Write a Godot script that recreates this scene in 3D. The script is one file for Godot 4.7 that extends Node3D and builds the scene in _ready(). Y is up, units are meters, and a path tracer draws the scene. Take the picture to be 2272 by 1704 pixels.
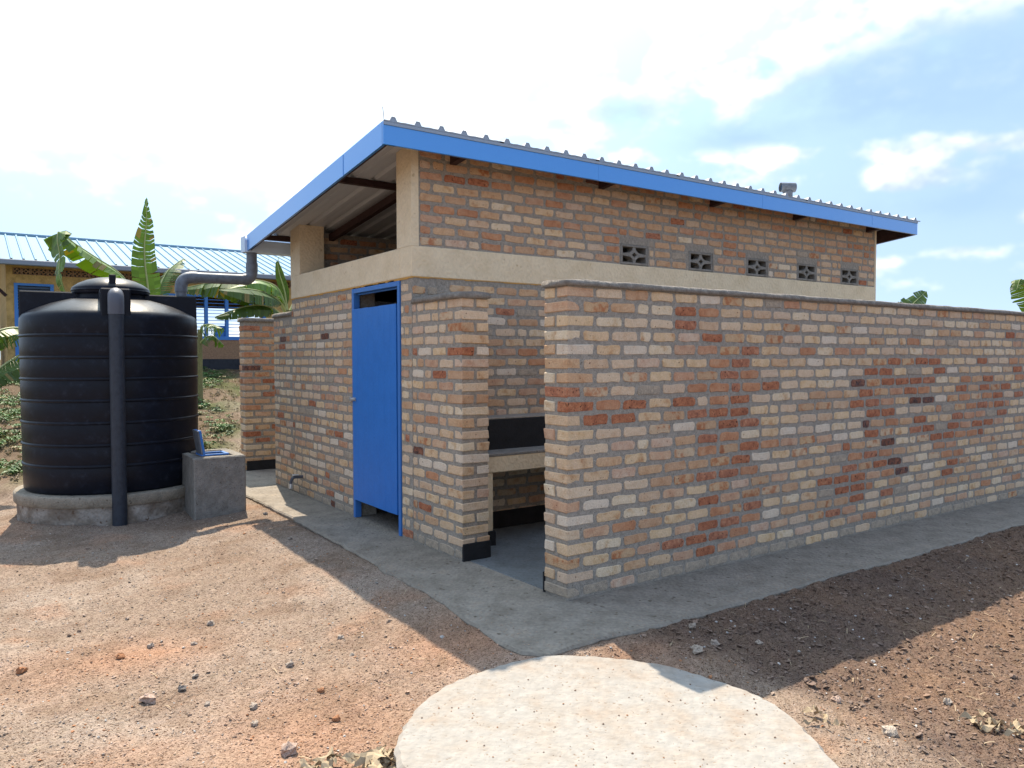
extends Node3D

const EYE := Vector3(-2.8734, 1.45, 3.5734)
const SUN_DIR := Vector3(0.165, 1.0, -0.69)
const COURSE := 0.0857
var rng := RandomNumberGenerator.new()
var names := {}
var M := {}
var brick_mats: Array = []
var stretchers: Array = []
var headers: Array = []
var blocks: Array = []
var n_soil := FastNoiseLite.new()
var n_crumb := FastNoiseLite.new()
var n_patch := FastNoiseLite.new()
var n_tone := FastNoiseLite.new()


func _ready() -> void:
	rng.seed = 7
	setup_view()
	make_noise()
	make_materials()
	make_brick_meshes()
	build_ground()
	build_pavement()
	build_cover_slab()
	build_privacy_wall()
	build_stub_wall()
	build_latrine()
	build_wing_wall()
	build_far_privacy_wall()
	build_counter()
	build_tank()
	build_pipes()
	build_chamber()
	build_school()
	build_bananas()
	build_stones()
	build_litter()
	build_garden()


# ---------------------------------------------------------------- camera, sky, sun
func setup_view() -> void:
	var cam := Camera3D.new()
	cam.name = "camera"
	cam.position = EYE
	cam.rotation_order = EULER_ORDER_YXZ
	cam.rotation_degrees = Vector3(-1.919, -34.721, -0.115)
	cam.keep_aspect = Camera3D.KEEP_HEIGHT
	cam.fov = 52.80
	cam.near = 0.05
	cam.far = 1500.0
	add_child(cam)
	cam.current = true
	var env := Environment.new()
	env.background_mode = Environment.BG_SKY
	env.tonemap_mode = Environment.TONE_MAPPER_LINEAR
	env.tonemap_exposure = 3.55
	env.sdfgi_enabled = true
	env.ssao_enabled = true
	env.ssil_enabled = true
	var sky := Sky.new()
	var pano := PanoramaSkyMaterial.new()
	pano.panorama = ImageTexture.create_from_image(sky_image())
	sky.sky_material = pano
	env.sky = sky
	var we := WorldEnvironment.new()
	we.name = "world_environment"
	we.environment = env
	add_child(we)
	var sun := DirectionalLight3D.new()
	sun.name = "sun"
	sun.light_energy = 0.79
	sun.light_color = Color(1.0, 0.94, 0.85)
	sun.light_angular_distance = 0.5
	sun.shadow_enabled = true
	add_child(sun)
	sun.look_at_from_position(SUN_DIR * 40.0, Vector3.ZERO, Vector3.UP)


func sky_image() -> Image:
	var w := 2560
	var h := 1280
	var nz := FastNoiseLite.new()
	nz.seed = 21
	nz.noise_type = FastNoiseLite.TYPE_SIMPLEX_SMOOTH
	nz.fractal_type = FastNoiseLite.FRACTAL_FBM
	nz.fractal_octaves = 6
	nz.fractal_gain = 0.6
	nz.frequency = 1.35
	var nb := FastNoiseLite.new()
	nb.seed = 5
	nb.noise_type = FastNoiseLite.TYPE_SIMPLEX_SMOOTH
	nb.fractal_octaves = 3
	nb.frequency = 0.75
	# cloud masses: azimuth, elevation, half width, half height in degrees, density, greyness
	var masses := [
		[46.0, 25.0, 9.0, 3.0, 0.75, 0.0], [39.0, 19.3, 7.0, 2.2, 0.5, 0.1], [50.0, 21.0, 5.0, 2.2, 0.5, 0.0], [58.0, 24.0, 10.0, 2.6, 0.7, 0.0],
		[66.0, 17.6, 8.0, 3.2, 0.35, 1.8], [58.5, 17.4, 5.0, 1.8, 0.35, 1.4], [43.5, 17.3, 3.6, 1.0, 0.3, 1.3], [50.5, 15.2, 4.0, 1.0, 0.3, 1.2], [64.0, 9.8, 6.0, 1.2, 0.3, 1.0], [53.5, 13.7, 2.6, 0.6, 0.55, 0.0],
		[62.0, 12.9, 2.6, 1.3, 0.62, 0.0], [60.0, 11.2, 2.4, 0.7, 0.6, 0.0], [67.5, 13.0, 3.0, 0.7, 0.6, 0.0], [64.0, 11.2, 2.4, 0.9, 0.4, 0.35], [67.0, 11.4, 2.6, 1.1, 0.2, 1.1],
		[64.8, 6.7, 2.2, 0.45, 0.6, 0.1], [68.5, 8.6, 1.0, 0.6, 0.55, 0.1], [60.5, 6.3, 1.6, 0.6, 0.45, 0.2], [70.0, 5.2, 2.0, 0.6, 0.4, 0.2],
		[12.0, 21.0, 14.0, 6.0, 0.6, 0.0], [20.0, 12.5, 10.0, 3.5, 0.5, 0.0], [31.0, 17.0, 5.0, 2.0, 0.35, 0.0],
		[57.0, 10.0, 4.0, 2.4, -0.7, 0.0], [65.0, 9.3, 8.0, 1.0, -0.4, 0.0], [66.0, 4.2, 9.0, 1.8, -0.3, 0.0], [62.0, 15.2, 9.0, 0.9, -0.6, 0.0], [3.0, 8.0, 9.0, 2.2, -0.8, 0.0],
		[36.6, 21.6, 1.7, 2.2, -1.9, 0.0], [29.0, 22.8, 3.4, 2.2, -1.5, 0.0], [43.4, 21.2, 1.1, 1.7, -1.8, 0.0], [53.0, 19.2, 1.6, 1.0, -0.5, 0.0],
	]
	var sun := SUN_DIR.normalized()
	var data := PackedFloat32Array()
	data.resize(w * h * 3)
	for j in h:
		var el := (0.5 - (j + 0.5) / h) * PI
		var sy := sin(el)
		var cy := cos(el)
		for i in w:
			var k := (j * w + i) * 3
			if el < -0.05:
				data[k] = 0.26; data[k + 1] = 0.21; data[k + 2] = 0.17
				continue
			var az := wrapf((i + 0.5) / w * TAU, -PI, PI)
			var d := Vector3(cy * sin(az), sy, -cy * cos(az))
			var up := maxf(sy, 0.0)
			var sep := rad_to_deg(acos(clampf(d.dot(sun), -1.0, 1.0)))
			var r := lerpf(0.160, 0.09, pow(up, 0.55))
			var g := lerpf(0.225, 0.15, pow(up, 0.55))
			var b := lerpf(0.305, 0.275, pow(up, 0.55))
			var glow := 0.31 * exp(-pow(sep / 35.5, 4.0)) + 0.095 * exp(-pow(sep / 52.0, 4.0)) + 1.1 * exp(-sep / 13.0)
			var hz := 0.06 * exp(-up * 9.0)
			r += glow * 0.84 + hz; g += glow + hz; b += glow * 1.0 + hz * 0.9
			# clouds
			var q := Vector3(d.x, d.y * 1.9, d.z) * 6.5
			var n := nz.get_noise_3dv(q) * 0.5 + 0.5
			var big := nb.get_noise_3dv(q * 0.36 + Vector3(3, 1, 2)) * 0.5 + 0.5
			var dens := (big - 0.5) * 0.8 + 0.2  # constant adds cloud cover all round, out of view too, to brighten shaded walls
			var grey := 0.15
			var soft := 0.0
			if el < 0.6:
				var azd := rad_to_deg(az)
				var eld := rad_to_deg(el)
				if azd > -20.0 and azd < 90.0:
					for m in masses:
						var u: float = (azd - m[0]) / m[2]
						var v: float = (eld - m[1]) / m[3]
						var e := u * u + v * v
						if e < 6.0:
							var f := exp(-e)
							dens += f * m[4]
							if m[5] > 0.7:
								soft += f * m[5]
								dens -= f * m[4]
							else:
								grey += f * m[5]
			var c := smoothstep(0.59, 0.90, n * 0.85 + dens * 0.5 + 0.12)
			if c > 0.0:
				var lean := n - (nz.get_noise_3dv(q + (sun - d * d.dot(sun)).normalized() * 0.22) * 0.5 + 0.5)
				var wisp := clampf(0.5 + lean * 3.2, 0.0, 1.0)
				grey = clampf(grey + (0.45 - wisp) * 0.55 + (c - 0.6) * 0.12, 0.0, 1.0)
				var lit := lerpf(0.53, 0.30, grey) * (0.88 + 0.24 * wisp) * lerpf(0.66, 1.0, smoothstep(55.0, 110.0, sep)) + glow * 0.6
				var cr := lit * lerpf(1.0, 0.62, grey)
				var cg := lit * lerpf(1.0, 0.86, grey)
				var cb := lit * lerpf(0.99, 1.14, grey)
				c *= 0.92
				r = lerpf(r, cr, c); g = lerpf(g, cg, c); b = lerpf(b, cb, c)
			if soft > 0.0:
				soft = clampf(soft * (0.55 + (n - 0.5) * 1.6), 0.0, 0.9)
				var tone := 0.94 + 0.12 * n + 0.25 * glow
				r = lerpf(r, 0.142 * tone, soft); g = lerpf(g, 0.206 * tone, soft); b = lerpf(b, 0.295 * tone, soft)
			data[k] = minf(r, 2.2); data[k + 1] = minf(g, 2.2); data[k + 2] = minf(b, 2.2)
	return Image.create_from_data(w, h, false, Image.FORMAT_RGBF, data.to_byte_array())


# ---------------------------------------------------------------- naming
func numbered(parent: Node, called: String) -> String:
	var key := str(parent.get_instance_id()) + called
	var n: int = names.get(key, 0)
	names[key] = n + 1
	return called if n == 0 else "%s_%03d" % [called, n]


func thing(called: String, label: String, category: String, at := Vector3.ZERO, group := "") -> Node3D:
	var o := Node3D.new()
	o.name = numbered(self, called)
	add_child(o)
	o.position = at
	tag(o, label, category, group)
	return o


func tag(o: Node, label: String, category: String, group := "") -> void:
	o.set_meta("label", label)
	o.set_meta("category", category)
	if group != "":
		o.set_meta("group", group)


func part(parent: Node, called: String, mesh: Mesh, mat: Material, xf := Transform3D.IDENTITY) -> MeshInstance3D:
	var o := MeshInstance3D.new()
	o.name = numbered(parent, called)
	o.mesh = mesh
	if mat:
		o.material_override = mat
	o.transform = xf
	parent.add_child(o)
	return o


func struct(called: String, mesh: Mesh, mat: Material) -> MeshInstance3D:
	var o := part(self, called, mesh, mat)
	o.set_meta("kind", "structure")
	return o


# ---------------------------------------------------------------- mesh helpers
func begin() -> SurfaceTool:
	var st := SurfaceTool.new()
	st.begin(Mesh.PRIMITIVE_TRIANGLES)
	st.set_smooth_group(-1)
	return st


func tri(st: SurfaceTool, a: Vector3, b: Vector3, c: Vector3, out: Vector3) -> void:
	# Godot's front faces run clockwise
	if (b - a).cross(c - a).dot(out) > 0.0:
		st.add_vertex(a); st.add_vertex(c); st.add_vertex(b)
	else:
		st.add_vertex(a); st.add_vertex(b); st.add_vertex(c)


func quad(st: SurfaceTool, a: Vector3, b: Vector3, c: Vector3, d: Vector3, out: Vector3) -> void:
	tri(st, a, b, c, out)
	tri(st, a, c, d, out)


func done(st: SurfaceTool) -> ArrayMesh:
	st.generate_normals()
	return st.commit()


# a box with chamfered edges between lo and hi
func add_box(st: SurfaceTool, lo: Vector3, hi: Vector3, ch := 0.0, xf := Transform3D.IDENTITY) -> void:
	var c := (lo + hi) * 0.5
	var hs := (hi - lo) * 0.5
	ch = minf(ch, minf(hs.x, minf(hs.y, hs.z)) * 0.9)
	var p := func(v: Vector3) -> Vector3: return xf * (c + v)
	var b := xf.basis
	for ax in 3:
		for s in [-1.0, 1.0]:
			var n := Vector3.ZERO
			n[ax] = s
			var u := (ax + 1) % 3
			var w := (ax + 2) % 3
			var corners: Array = []
			for k in [[-1, -1], [1, -1], [1, 1], [-1, 1]]:
				var v := Vector3.ZERO
				v[ax] = s * hs[ax]
				v[u] = k[0] * (hs[u] - ch)
				v[w] = k[1] * (hs[w] - ch)
				corners.append(p.call(v))
			quad(st, corners[0], corners[1], corners[2], corners[3], b * n)
	if ch <= 0.0:
		return
	for ax in 3:
		var u := (ax + 1) % 3
		var w := (ax + 2) % 3
		for su in [-1.0, 1.0]:
			for sw in [-1.0, 1.0]:
				var n := Vector3.ZERO
				n[u] = su; n[w] = sw
				var e: Array = []
				for s in [-1.0, 1.0]:
					var v1 := Vector3.ZERO
					v1[ax] = s * (hs[ax] - ch); v1[u] = su * hs[u]; v1[w] = sw * (hs[w] - ch)
					var v2 := Vector3.ZERO
					v2[ax] = s * (hs[ax] - ch); v2[u] = su * (hs[u] - ch); v2[w] = sw * hs[w]
					e.append(p.call(v1)); e.append(p.call(v2))
				quad(st, e[0], e[1], e[3], e[2], b * n)
	for sx in [-1.0, 1.0]:
		for sy in [-1.0, 1.0]:
			for sz in [-1.0, 1.0]:
				var n := Vector3(sx, sy, sz)
				tri(st, p.call(Vector3(sx * hs.x, sy * (hs.y - ch), sz * (hs.z - ch))), p.call(Vector3(sx * (hs.x - ch), sy * hs.y, sz * (hs.z - ch))), p.call(Vector3(sx * (hs.x - ch), sy * (hs.y - ch), sz * hs.z)), b * n)


func box_mesh(lo: Vector3, hi: Vector3, ch := 0.0) -> ArrayMesh:
	var st := begin()
	add_box(st, lo, hi, ch)
	return done(st)


# a convex polygon in the xy plane of xf, from z0 to z1
func add_prism(st: SurfaceTool, poly: Array, z0: float, z1: float, xf := Transform3D.IDENTITY) -> void:
	var mid := Vector2.ZERO
	for v in poly:
		mid += v
	mid /= poly.size()
	for k in poly.size():
		var a: Vector2 = poly[k]
		var b: Vector2 = poly[(k + 1) % poly.size()]
		tri(st, xf * Vector3(mid.x, mid.y, z1), xf * Vector3(a.x, a.y, z1), xf * Vector3(b.x, b.y, z1), xf.basis.z * signf(z1 - z0))
		tri(st, xf * Vector3(mid.x, mid.y, z0), xf * Vector3(a.x, a.y, z0), xf * Vector3(b.x, b.y, z0), xf.basis.z * -signf(z1 - z0))
		var o := (a + b) * 0.5 - mid
		var e := b - a
		var nn := Vector2(e.y, -e.x)
		if nn.dot(o) < 0.0:
			nn = -nn
		quad(st, xf * Vector3(a.x, a.y, z0), xf * Vector3(b.x, b.y, z0), xf * Vector3(b.x, b.y, z1), xf * Vector3(a.x, a.y, z1), xf.basis * Vector3(nn.x, nn.y, 0))


# a body of revolution about y; profile of (radius, y), smooth unless a point repeats
func lathe(profile: Array, seg := 48) -> ArrayMesh:
	var st := SurfaceTool.new()
	st.begin(Mesh.PRIMITIVE_TRIANGLES)
	st.set_smooth_group(0)
	var group := 0
	for k in profile.size() - 1:
		var a: Vector2 = profile[k]
		var b: Vector2 = profile[k + 1]
		if a.distance_to(b) < 1e-5:
			group += 1
			continue
		st.set_smooth_group(group)
		var n2 := Vector2(b.y - a.y, a.x - b.x)
		for i in seg:
			var t0 := TAU * i / seg
			var t1 := TAU * (i + 1) / seg
			var d0 := Vector3(cos(t0), 0, sin(t0))
			var d1 := Vector3(cos(t1), 0, sin(t1))
			var dm := (d0 + d1).normalized()
			var out := dm * n2.x + Vector3.UP * n2.y
			var p := [d0 * a.x + Vector3.UP * a.y, d1 * a.x + Vector3.UP * a.y, d1 * b.x + Vector3.UP * b.y, d0 * b.x + Vector3.UP * b.y]
			if a.x < 1e-5:
				tri(st, p[0], p[2], p[3], out)
			elif b.x < 1e-5:
				tri(st, p[0], p[1], p[2], out)
			else:
				quad(st, p[0], p[1], p[2], p[3], out)
	st.generate_normals()
	return st.commit()


# a round tube along points
func add_tube(st: SurfaceTool, pts: Array, r: float, seg := 16, r_end := -1.0, caps := true) -> void:
	var rings: Array = []
	var n := pts.size()
	var prev := Vector3.ZERO
	for k in n:
		var t: Vector3 = (pts[mini(k + 1, n - 1)] - pts[maxi(k - 1, 0)]).normalized()
		var u := prev - t * prev.dot(t)
		if u.length() < 1e-3:
			u = t.cross(Vector3.UP if absf(t.y) < 0.9 else Vector3.RIGHT)
		u = u.normalized()
		prev = u
		var w := t.cross(u)
		var rr := r if r_end < 0.0 else lerpf(r, r_end, float(k) / (n - 1))
		var ring: Array = []
		for i in seg:
			var a := TAU * i / seg
			ring.append(pts[k] + (u * cos(a) + w * sin(a)) * rr)
		rings.append(ring)
	st.set_smooth_group(0)
	for k in n - 1:
		for i in seg:
			var i2 := (i + 1) % seg
			var out: Vector3 = (rings[k][i] + rings[k][i2]) * 0.5 - pts[k]
			out -= (pts[k + 1] - pts[k]).normalized() * out.dot((pts[k + 1] - pts[k]).normalized())
			quad(st, rings[k][i], rings[k][i2], rings[k + 1][i2], rings[k + 1][i], out)
	st.set_smooth_group(-1)
	if caps:
		for i in seg:
			var i2 := (i + 1) % seg
			tri(st, pts[0], rings[0][i], rings[0][i2], pts[0] - pts[1])
			tri(st, pts[n - 1], rings[n - 1][i], rings[n - 1][i2], pts[n - 1] - pts[n - 2])


func tube_mesh(pts: Array, r: float, seg := 16, r_end := -1.0) -> ArrayMesh:
	var st := begin()
	add_tube(st, pts, r, seg, r_end)
	st.generate_normals()
	return st.commit()


func elbow(p0: Vector3, corner: Vector3, p1: Vector3, steps := 8) -> Array:
	var o: Array = []
	for k in steps + 1:
		var t := float(k) / steps
		o.append(p0.lerp(corner, t).lerp(corner.lerp(p1, t), t))
	return o


# ---------------------------------------------------------------- materials
func make_noise() -> void:
	n_soil.seed = 3; n_soil.frequency = 1.1; n_soil.fractal_octaves = 4
	n_crumb.seed = 8; n_crumb.frequency = 9.0; n_crumb.fractal_octaves = 3
	n_patch.seed = 15; n_patch.frequency = 0.55; n_patch.fractal_octaves = 4
	n_tone.seed = 31; n_tone.frequency = 0.8; n_tone.fractal_octaves = 2


# noise that repeats without a seam: random lattices enlarged smoothly, octave upon octave
func fld(sd: int, freq: float, oct := 4, size := 512) -> PackedByteArray:
	var g := RandomNumberGenerator.new()
	g.seed = sd * 977 + 5
	var sum := PackedFloat32Array()
	sum.resize(size * size)
	var cells := maxi(4, int(round(freq * size * 1.7)))
	var amp := 1.0
	for o in oct:
		var c := mini(cells << o, size / 2)
		while size % c != 0:
			c += 1
		var pad := 4
		var raw := PackedByteArray()
		raw.resize((c + pad * 2) * (c + pad * 2))
		var base := PackedByteArray()
		base.resize(c * c)
		for k in c * c:
			base[k] = g.randi() % 256
		for y in c + pad * 2:
			for x in c + pad * 2:
				raw[y * (c + pad * 2) + x] = base[posmod(y - pad, c) * c + posmod(x - pad, c)]
		var img := Image.create_from_data(c + pad * 2, c + pad * 2, false, Image.FORMAT_L8, raw)
		var f := size / c
		img.resize((c + pad * 2) * f, (c + pad * 2) * f, Image.INTERPOLATE_CUBIC)
		var d := img.get_region(Rect2i(pad * f, pad * f, size, size)).get_data()
		for k in size * size:
			sum[k] += d[k] * amp
		amp *= 0.55
	var lo := INF
	var hi := -INF
	for v in sum:
		lo = minf(lo, v); hi = maxf(hi, v)
	var out := PackedByteArray()
	out.resize(size * size)
	for k in size * size:
		out[k] = int((sum[k] - lo) / (hi - lo) * 255.0)
	return out


func tex(img: Image) -> ImageTexture:
	img.generate_mipmaps()
	return ImageTexture.create_from_image(img)


# colours run through a list of [position, colour] by the noise a, then pits by b and grain by c
func ramp_texture(stops: Array, a: PackedByteArray, b: PackedByteArray, c: PackedByteArray, pit: float, pit_color: Color, grain: float, size := 512) -> ImageTexture:
	var lut: Array = []
	var gr := Gradient.new()
	gr.offsets = PackedFloat32Array(stops.map(func(s): return s[0]))
	gr.colors = PackedColorArray(stops.map(func(s): return s[1]))
	for k in 256:
		lut.append(gr.sample(k / 255.0))
	var out := PackedByteArray()
	out.resize(size * size * 3)
	for k in size * size:
		var col: Color = lut[a[k]]
		var f := 1.0 + (c[k] / 255.0 - 0.5) * grain
		var pv := clampf((pit - b[k] / 255.0) * 14.0, 0.0, 1.0) * 0.8
		out[k * 3] = int(clampf(lerpf(col.r, pit_color.r, pv) * f, 0, 1) * 255.0)
		out[k * 3 + 1] = int(clampf(lerpf(col.g, pit_color.g, pv) * f, 0, 1) * 255.0)
		out[k * 3 + 2] = int(clampf(lerpf(col.b, pit_color.b, pv) * f, 0, 1) * 255.0)
	return tex(Image.create_from_data(size, size, false, Image.FORMAT_RGB8, out))


func normal_from(a: PackedByteArray, strength: float, size := 512) -> ImageTexture:
	var img := Image.create_from_data(size, size, false, Image.FORMAT_L8, a)
	img.convert(Image.FORMAT_RGBA8)
	img.bump_map_to_normal_map(strength)
	return tex(img)


func mat(albedo: Color, rough := 0.9, albedo_tex: Texture2D = null, normal: Texture2D = null, scale := 1.0, nscale := 1.0) -> StandardMaterial3D:
	var m := StandardMaterial3D.new()
	m.albedo_color = albedo
	m.roughness = rough
	m.metallic_specular = 0.4
	if albedo_tex:
		m.albedo_texture = albedo_tex
	if normal:
		m.normal_enabled = true
		m.normal_texture = normal
		m.normal_scale = nscale
	if albedo_tex or normal:
		m.uv1_triplanar = true
		m.uv1_world_triplanar = true
		m.uv1_scale = Vector3.ONE * scale
		m.uv1_triplanar_sharpness = 6.0
	return m


func lin(r: float, g: float, b: float) -> Color:
	return Color(r, g, b).linear_to_srgb()


func make_materials() -> void:
	var blotch := fld(1, 0.013, 4)
	var mid := fld(2, 0.03, 4)
	var fine := fld(3, 0.11, 3)
	var speck := fld(4, 0.07, 2)
	var nrm_fine := normal_from(fine, 3.0)
	var nrm_mid := normal_from(mid, 5.0)
	var dark := Color(0.30, 0.20, 0.15)
	var T := {}
	T.cream = ramp_texture([[0.0, lin(0.42, 0.235, 0.13)], [0.25, lin(0.54, 0.38, 0.235)], [0.42, lin(0.61, 0.475, 0.32)], [0.75, lin(0.65, 0.525, 0.38)], [1.0, lin(0.57, 0.425, 0.275)]], blotch, speck, fine, 0.12, dark, 0.15)
	T.pale = ramp_texture([[0.0, lin(0.50, 0.355, 0.25)], [0.3, lin(0.59, 0.475, 0.36)], [0.7, lin(0.62, 0.52, 0.41)], [1.0, lin(0.55, 0.43, 0.32)]], blotch, speck, fine, 0.12, dark, 0.15)
	T.tan = ramp_texture([[0.0, lin(0.41, 0.235, 0.135)], [0.35, lin(0.51, 0.345, 0.22)], [0.7, lin(0.55, 0.395, 0.27)], [1.0, lin(0.46, 0.29, 0.18)]], blotch, speck, fine, 0.12, dark, 0.15)
	T.mottled = ramp_texture([[0.0, lin(0.34, 0.14, 0.075)], [0.30, lin(0.42, 0.20, 0.105)], [0.52, lin(0.51, 0.36, 0.23)], [1.0, lin(0.54, 0.42, 0.29)]], blotch, speck, fine, 0.12, dark, 0.15)
	T.orange = ramp_texture([[0.0, lin(0.35, 0.165, 0.095)], [0.4, lin(0.46, 0.24, 0.14)], [0.75, lin(0.50, 0.295, 0.185)], [1.0, lin(0.53, 0.365, 0.25)]], blotch, speck, fine, 0.12, dark, 0.15)
	T.red = ramp_texture([[0.0, lin(0.17, 0.07, 0.05)], [0.3, lin(0.32, 0.125, 0.07)], [0.7, lin(0.42, 0.18, 0.10)], [1.0, lin(0.46, 0.25, 0.15)]], mid, speck, fine, 0.22, Color(0.2, 0.12, 0.1), 0.28)
	T.dark = ramp_texture([[0.0, lin(0.06, 0.05, 0.055)], [0.4, lin(0.12, 0.065, 0.055)], [0.7, lin(0.22, 0.09, 0.055)], [1.0, lin(0.30, 0.17, 0.12)]], mid, speck, fine, 0.28, Color(0.16, 0.13, 0.14), 0.3)
	T.pink = ramp_texture([[0.0, lin(0.43, 0.245, 0.16)], [0.5, lin(0.53, 0.365, 0.26)], [1.0, lin(0.58, 0.45, 0.335)]], blotch, speck, fine, 0.12, dark, 0.15)
	# name, texture, two tints
	for row in ["cream", "pale", "tan", "mottled", "orange", "red", "dark", "pink"]:
		var two: Array = []
		for f in [Color(1, 1, 1), Color(0.95, 0.90, 0.86), Color(0.99, 0.95, 0.90), Color(0.98, 0.93, 0.88)]:
			two.append(mat(f, 0.93, T[row], nrm_fine, 1.3, 0.8))
		brick_mats.append(two)
	T.mortar = ramp_texture([[0.0, lin(0.205, 0.18, 0.15)], [0.5, lin(0.275, 0.244, 0.205)], [1.0, lin(0.335, 0.30, 0.255)]], mid, speck, fine, 0.16, Color(0.3, 0.28, 0.25), 0.3)
	M.mortar = mat(Color.WHITE, 0.97, T.mortar, nrm_mid, 2.0, 0.9)
	T.smear = ramp_texture([[0.0, lin(0.26, 0.21, 0.165)], [0.45, lin(0.34, 0.28, 0.215)], [1.0, lin(0.44, 0.345, 0.25)]], mid, speck, fine, 0.16, Color(0.4, 0.36, 0.32), 0.25)
	M.smeared = mat(Color.WHITE, 0.96, T.smear, nrm_fine, 1.5, 0.8)
	M.coping = mat(Color(0.86, 0.86, 0.87), 0.95, T.mortar, nrm_mid, 1.1, 1.0)
	T.plaster = ramp_texture([[0.0, lin(0.62, 0.50, 0.33)], [0.45, lin(0.67, 0.55, 0.38)], [1.0, lin(0.70, 0.585, 0.41)]], blotch, speck, fine, 0.12, Color(0.7, 0.62, 0.5), 0.08)
	M.cream = mat(Color.WHITE, 0.92, T.plaster, nrm_fine, 0.45, 0.4)
	M.ochre = mat(lin(0.50, 0.27, 0.07), 0.9, null, nrm_fine, 2.0)
	M.concrete_tex = ramp_texture([[0.0, lin(0.22, 0.20, 0.175)], [0.4, lin(0.29, 0.27, 0.24)], [0.7, lin(0.33, 0.31, 0.28)], [1.0, lin(0.36, 0.32, 0.27)]], blotch, speck, fine, 0.17, Color(0.36, 0.33, 0.29), 0.22)
	M.pavement = mat(Color(0.855, 0.83, 0.80), 0.85, M.concrete_tex, nrm_fine, 0.55, 0.6)
	M.corridor = mat(Color(0.70, 0.75, 0.8), 0.42, M.concrete_tex, nrm_fine, 0.6, 0.15)  # bluish tint paints in the sky reflected by the smooth floor
	T.slab = ramp_texture([[0.0, lin(0.34, 0.275, 0.215)], [0.3, lin(0.355, 0.315, 0.265)], [0.6, lin(0.36, 0.335, 0.295)], [1.0, lin(0.365, 0.35, 0.315)]], blotch, fine, speck, 0.2, Color(0.52, 0.45, 0.38), 0.12)
	M.slab = mat(Color(0.91, 0.91, 0.92), 0.95, T.slab, nrm_fine, 0.62, 0.35)
	T.plinth = ramp_texture([[0.0, lin(0.17, 0.13, 0.10)], [0.40, lin(0.21, 0.175, 0.14)], [0.62, lin(0.29, 0.255, 0.22)], [1.0, lin(0.36, 0.33, 0.29)]], blotch, speck, fine, 0.2, Color(0.34, 0.26, 0.2), 0.25)
	M.plinth = mat(Color.WHITE, 0.96, T.plinth, nrm_mid, 0.55, 1.0)
	M.plinth_rim = mat(Color(0.92, 0.89, 0.84), 0.95, M.concrete_tex, nrm_fine, 0.9, 0.8)
	M.render = mat(Color(0.85, 0.85, 0.85), 0.95, M.concrete_tex, nrm_mid, 1.3, 0.7)
	var grime := ramp_texture([[0.0, lin(0.55, 0.55, 0.55)], [0.5, lin(0.85, 0.85, 0.85)], [1.0, lin(1, 1, 1)]], blotch, speck, fine, 0.1, Color(0.6, 0.6, 0.6), 0.12)
	M.black = mat(lin(0.016, 0.016, 0.018), 0.8, grime, nrm_fine, 1.0, 0.4)
	var faint := ramp_texture([[0.0, lin(0.86, 0.88, 0.9)], [0.5, lin(0.96, 0.96, 0.96)], [1.0, lin(1, 1, 1)]], blotch, speck, fine, 0.12, Color(0.9, 0.9, 0.9), 0.06)
	M.blue_door = mat(lin(0.025, 0.165, 0.53), 0.45, faint, null, 0.7)
	M.blue_frame = mat(lin(0.042, 0.165, 0.47), 0.45)
	M.blue_metal = mat(lin(0.035, 0.245, 0.64), 0.3)
	M.blue_metal.metallic_specular = 0.8
	M.blue_metal.metallic = 0.35
	M.blue_metal.clearcoat_enabled = true
	M.blue_metal.clearcoat = 0.7
	M.blue_metal.clearcoat_roughness = 0.2
	M.wood_red = mat(lin(0.045, 0.02, 0.018), 0.7, grime, null, 1.5)
	M.sheet = mat(lin(0.52, 0.53, 0.55), 0.5)
	M.sheet.metallic = 0.15
	M.flashing = mat(lin(0.27, 0.34, 0.43), 0.5)
	M.galv = mat(lin(0.62, 0.66, 0.70), 0.35)
	M.galv.metallic = 0.7
	var dusty := ramp_texture([[0.0, lin(0.008, 0.009, 0.014)], [0.6, lin(0.009, 0.011, 0.018)], [0.78, lin(0.012, 0.015, 0.024)], [1.0, lin(0.03, 0.034, 0.046)]], blotch, speck, fine, 0.08, Color(0.17, 0.17, 0.19), 0.15)
	M.tank = mat(Color.WHITE, 0.36, dusty, nrm_mid, 1.2, 0.06)
	M.tank.metallic_specular = 0.26
	M.pipe_dark = mat(lin(0.032, 0.040, 0.056), 0.5, grime, null, 2.0)
	M.pipe_grey = mat(lin(0.16, 0.175, 0.20), 0.42, grime, null, 2.0)
	M.pipe_light = mat(lin(0.085, 0.09, 0.11), 0.45)
	M.steel = mat(lin(0.5, 0.5, 0.52), 0.3)
	M.steel.metallic = 0.9
	# soil: vertex colours times a fine grain
	var grain := ramp_texture([[0.0, lin(0.55, 0.52, 0.50)], [0.5, lin(0.85, 0.84, 0.82)], [1.0, lin(1, 1, 1)]], mid, speck, fine, 0.3, Color(0.45, 0.38, 0.34), 0.55)
	M.soil = mat(Color.WHITE, 1.0, grain, nrm_mid, 2.3, 1.0)
	M.soil.vertex_color_use_as_albedo = true
	M.soil.metallic_specular = 0.2
	var rough := PackedByteArray()
	rough.resize(512 * 512)
	for k in 512 * 512:
		rough[k] = (int(mid[k]) + int(speck[k]) + int(fine[k])) / 3
	M.soil.heightmap_enabled = true
	M.soil.heightmap_texture = tex(Image.create_from_data(512, 512, false, Image.FORMAT_L8, rough))
	M.soil.heightmap_scale = 0.75
	M.stone = mat(Color.WHITE, 0.95, grain, nrm_mid, 5.0, 0.8)
	M.gravel = mat(Color.WHITE, 0.95)
	M.gravel.vertex_color_use_as_albedo = true
	M.stone_grey = mat(lin(0.36, 0.30, 0.25), 0.95, grain, nrm_mid, 5.0, 0.9)
	M.stone_pink = mat(lin(0.45, 0.33, 0.265), 0.95, grain, nrm_mid, 5.0, 0.9)
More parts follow.
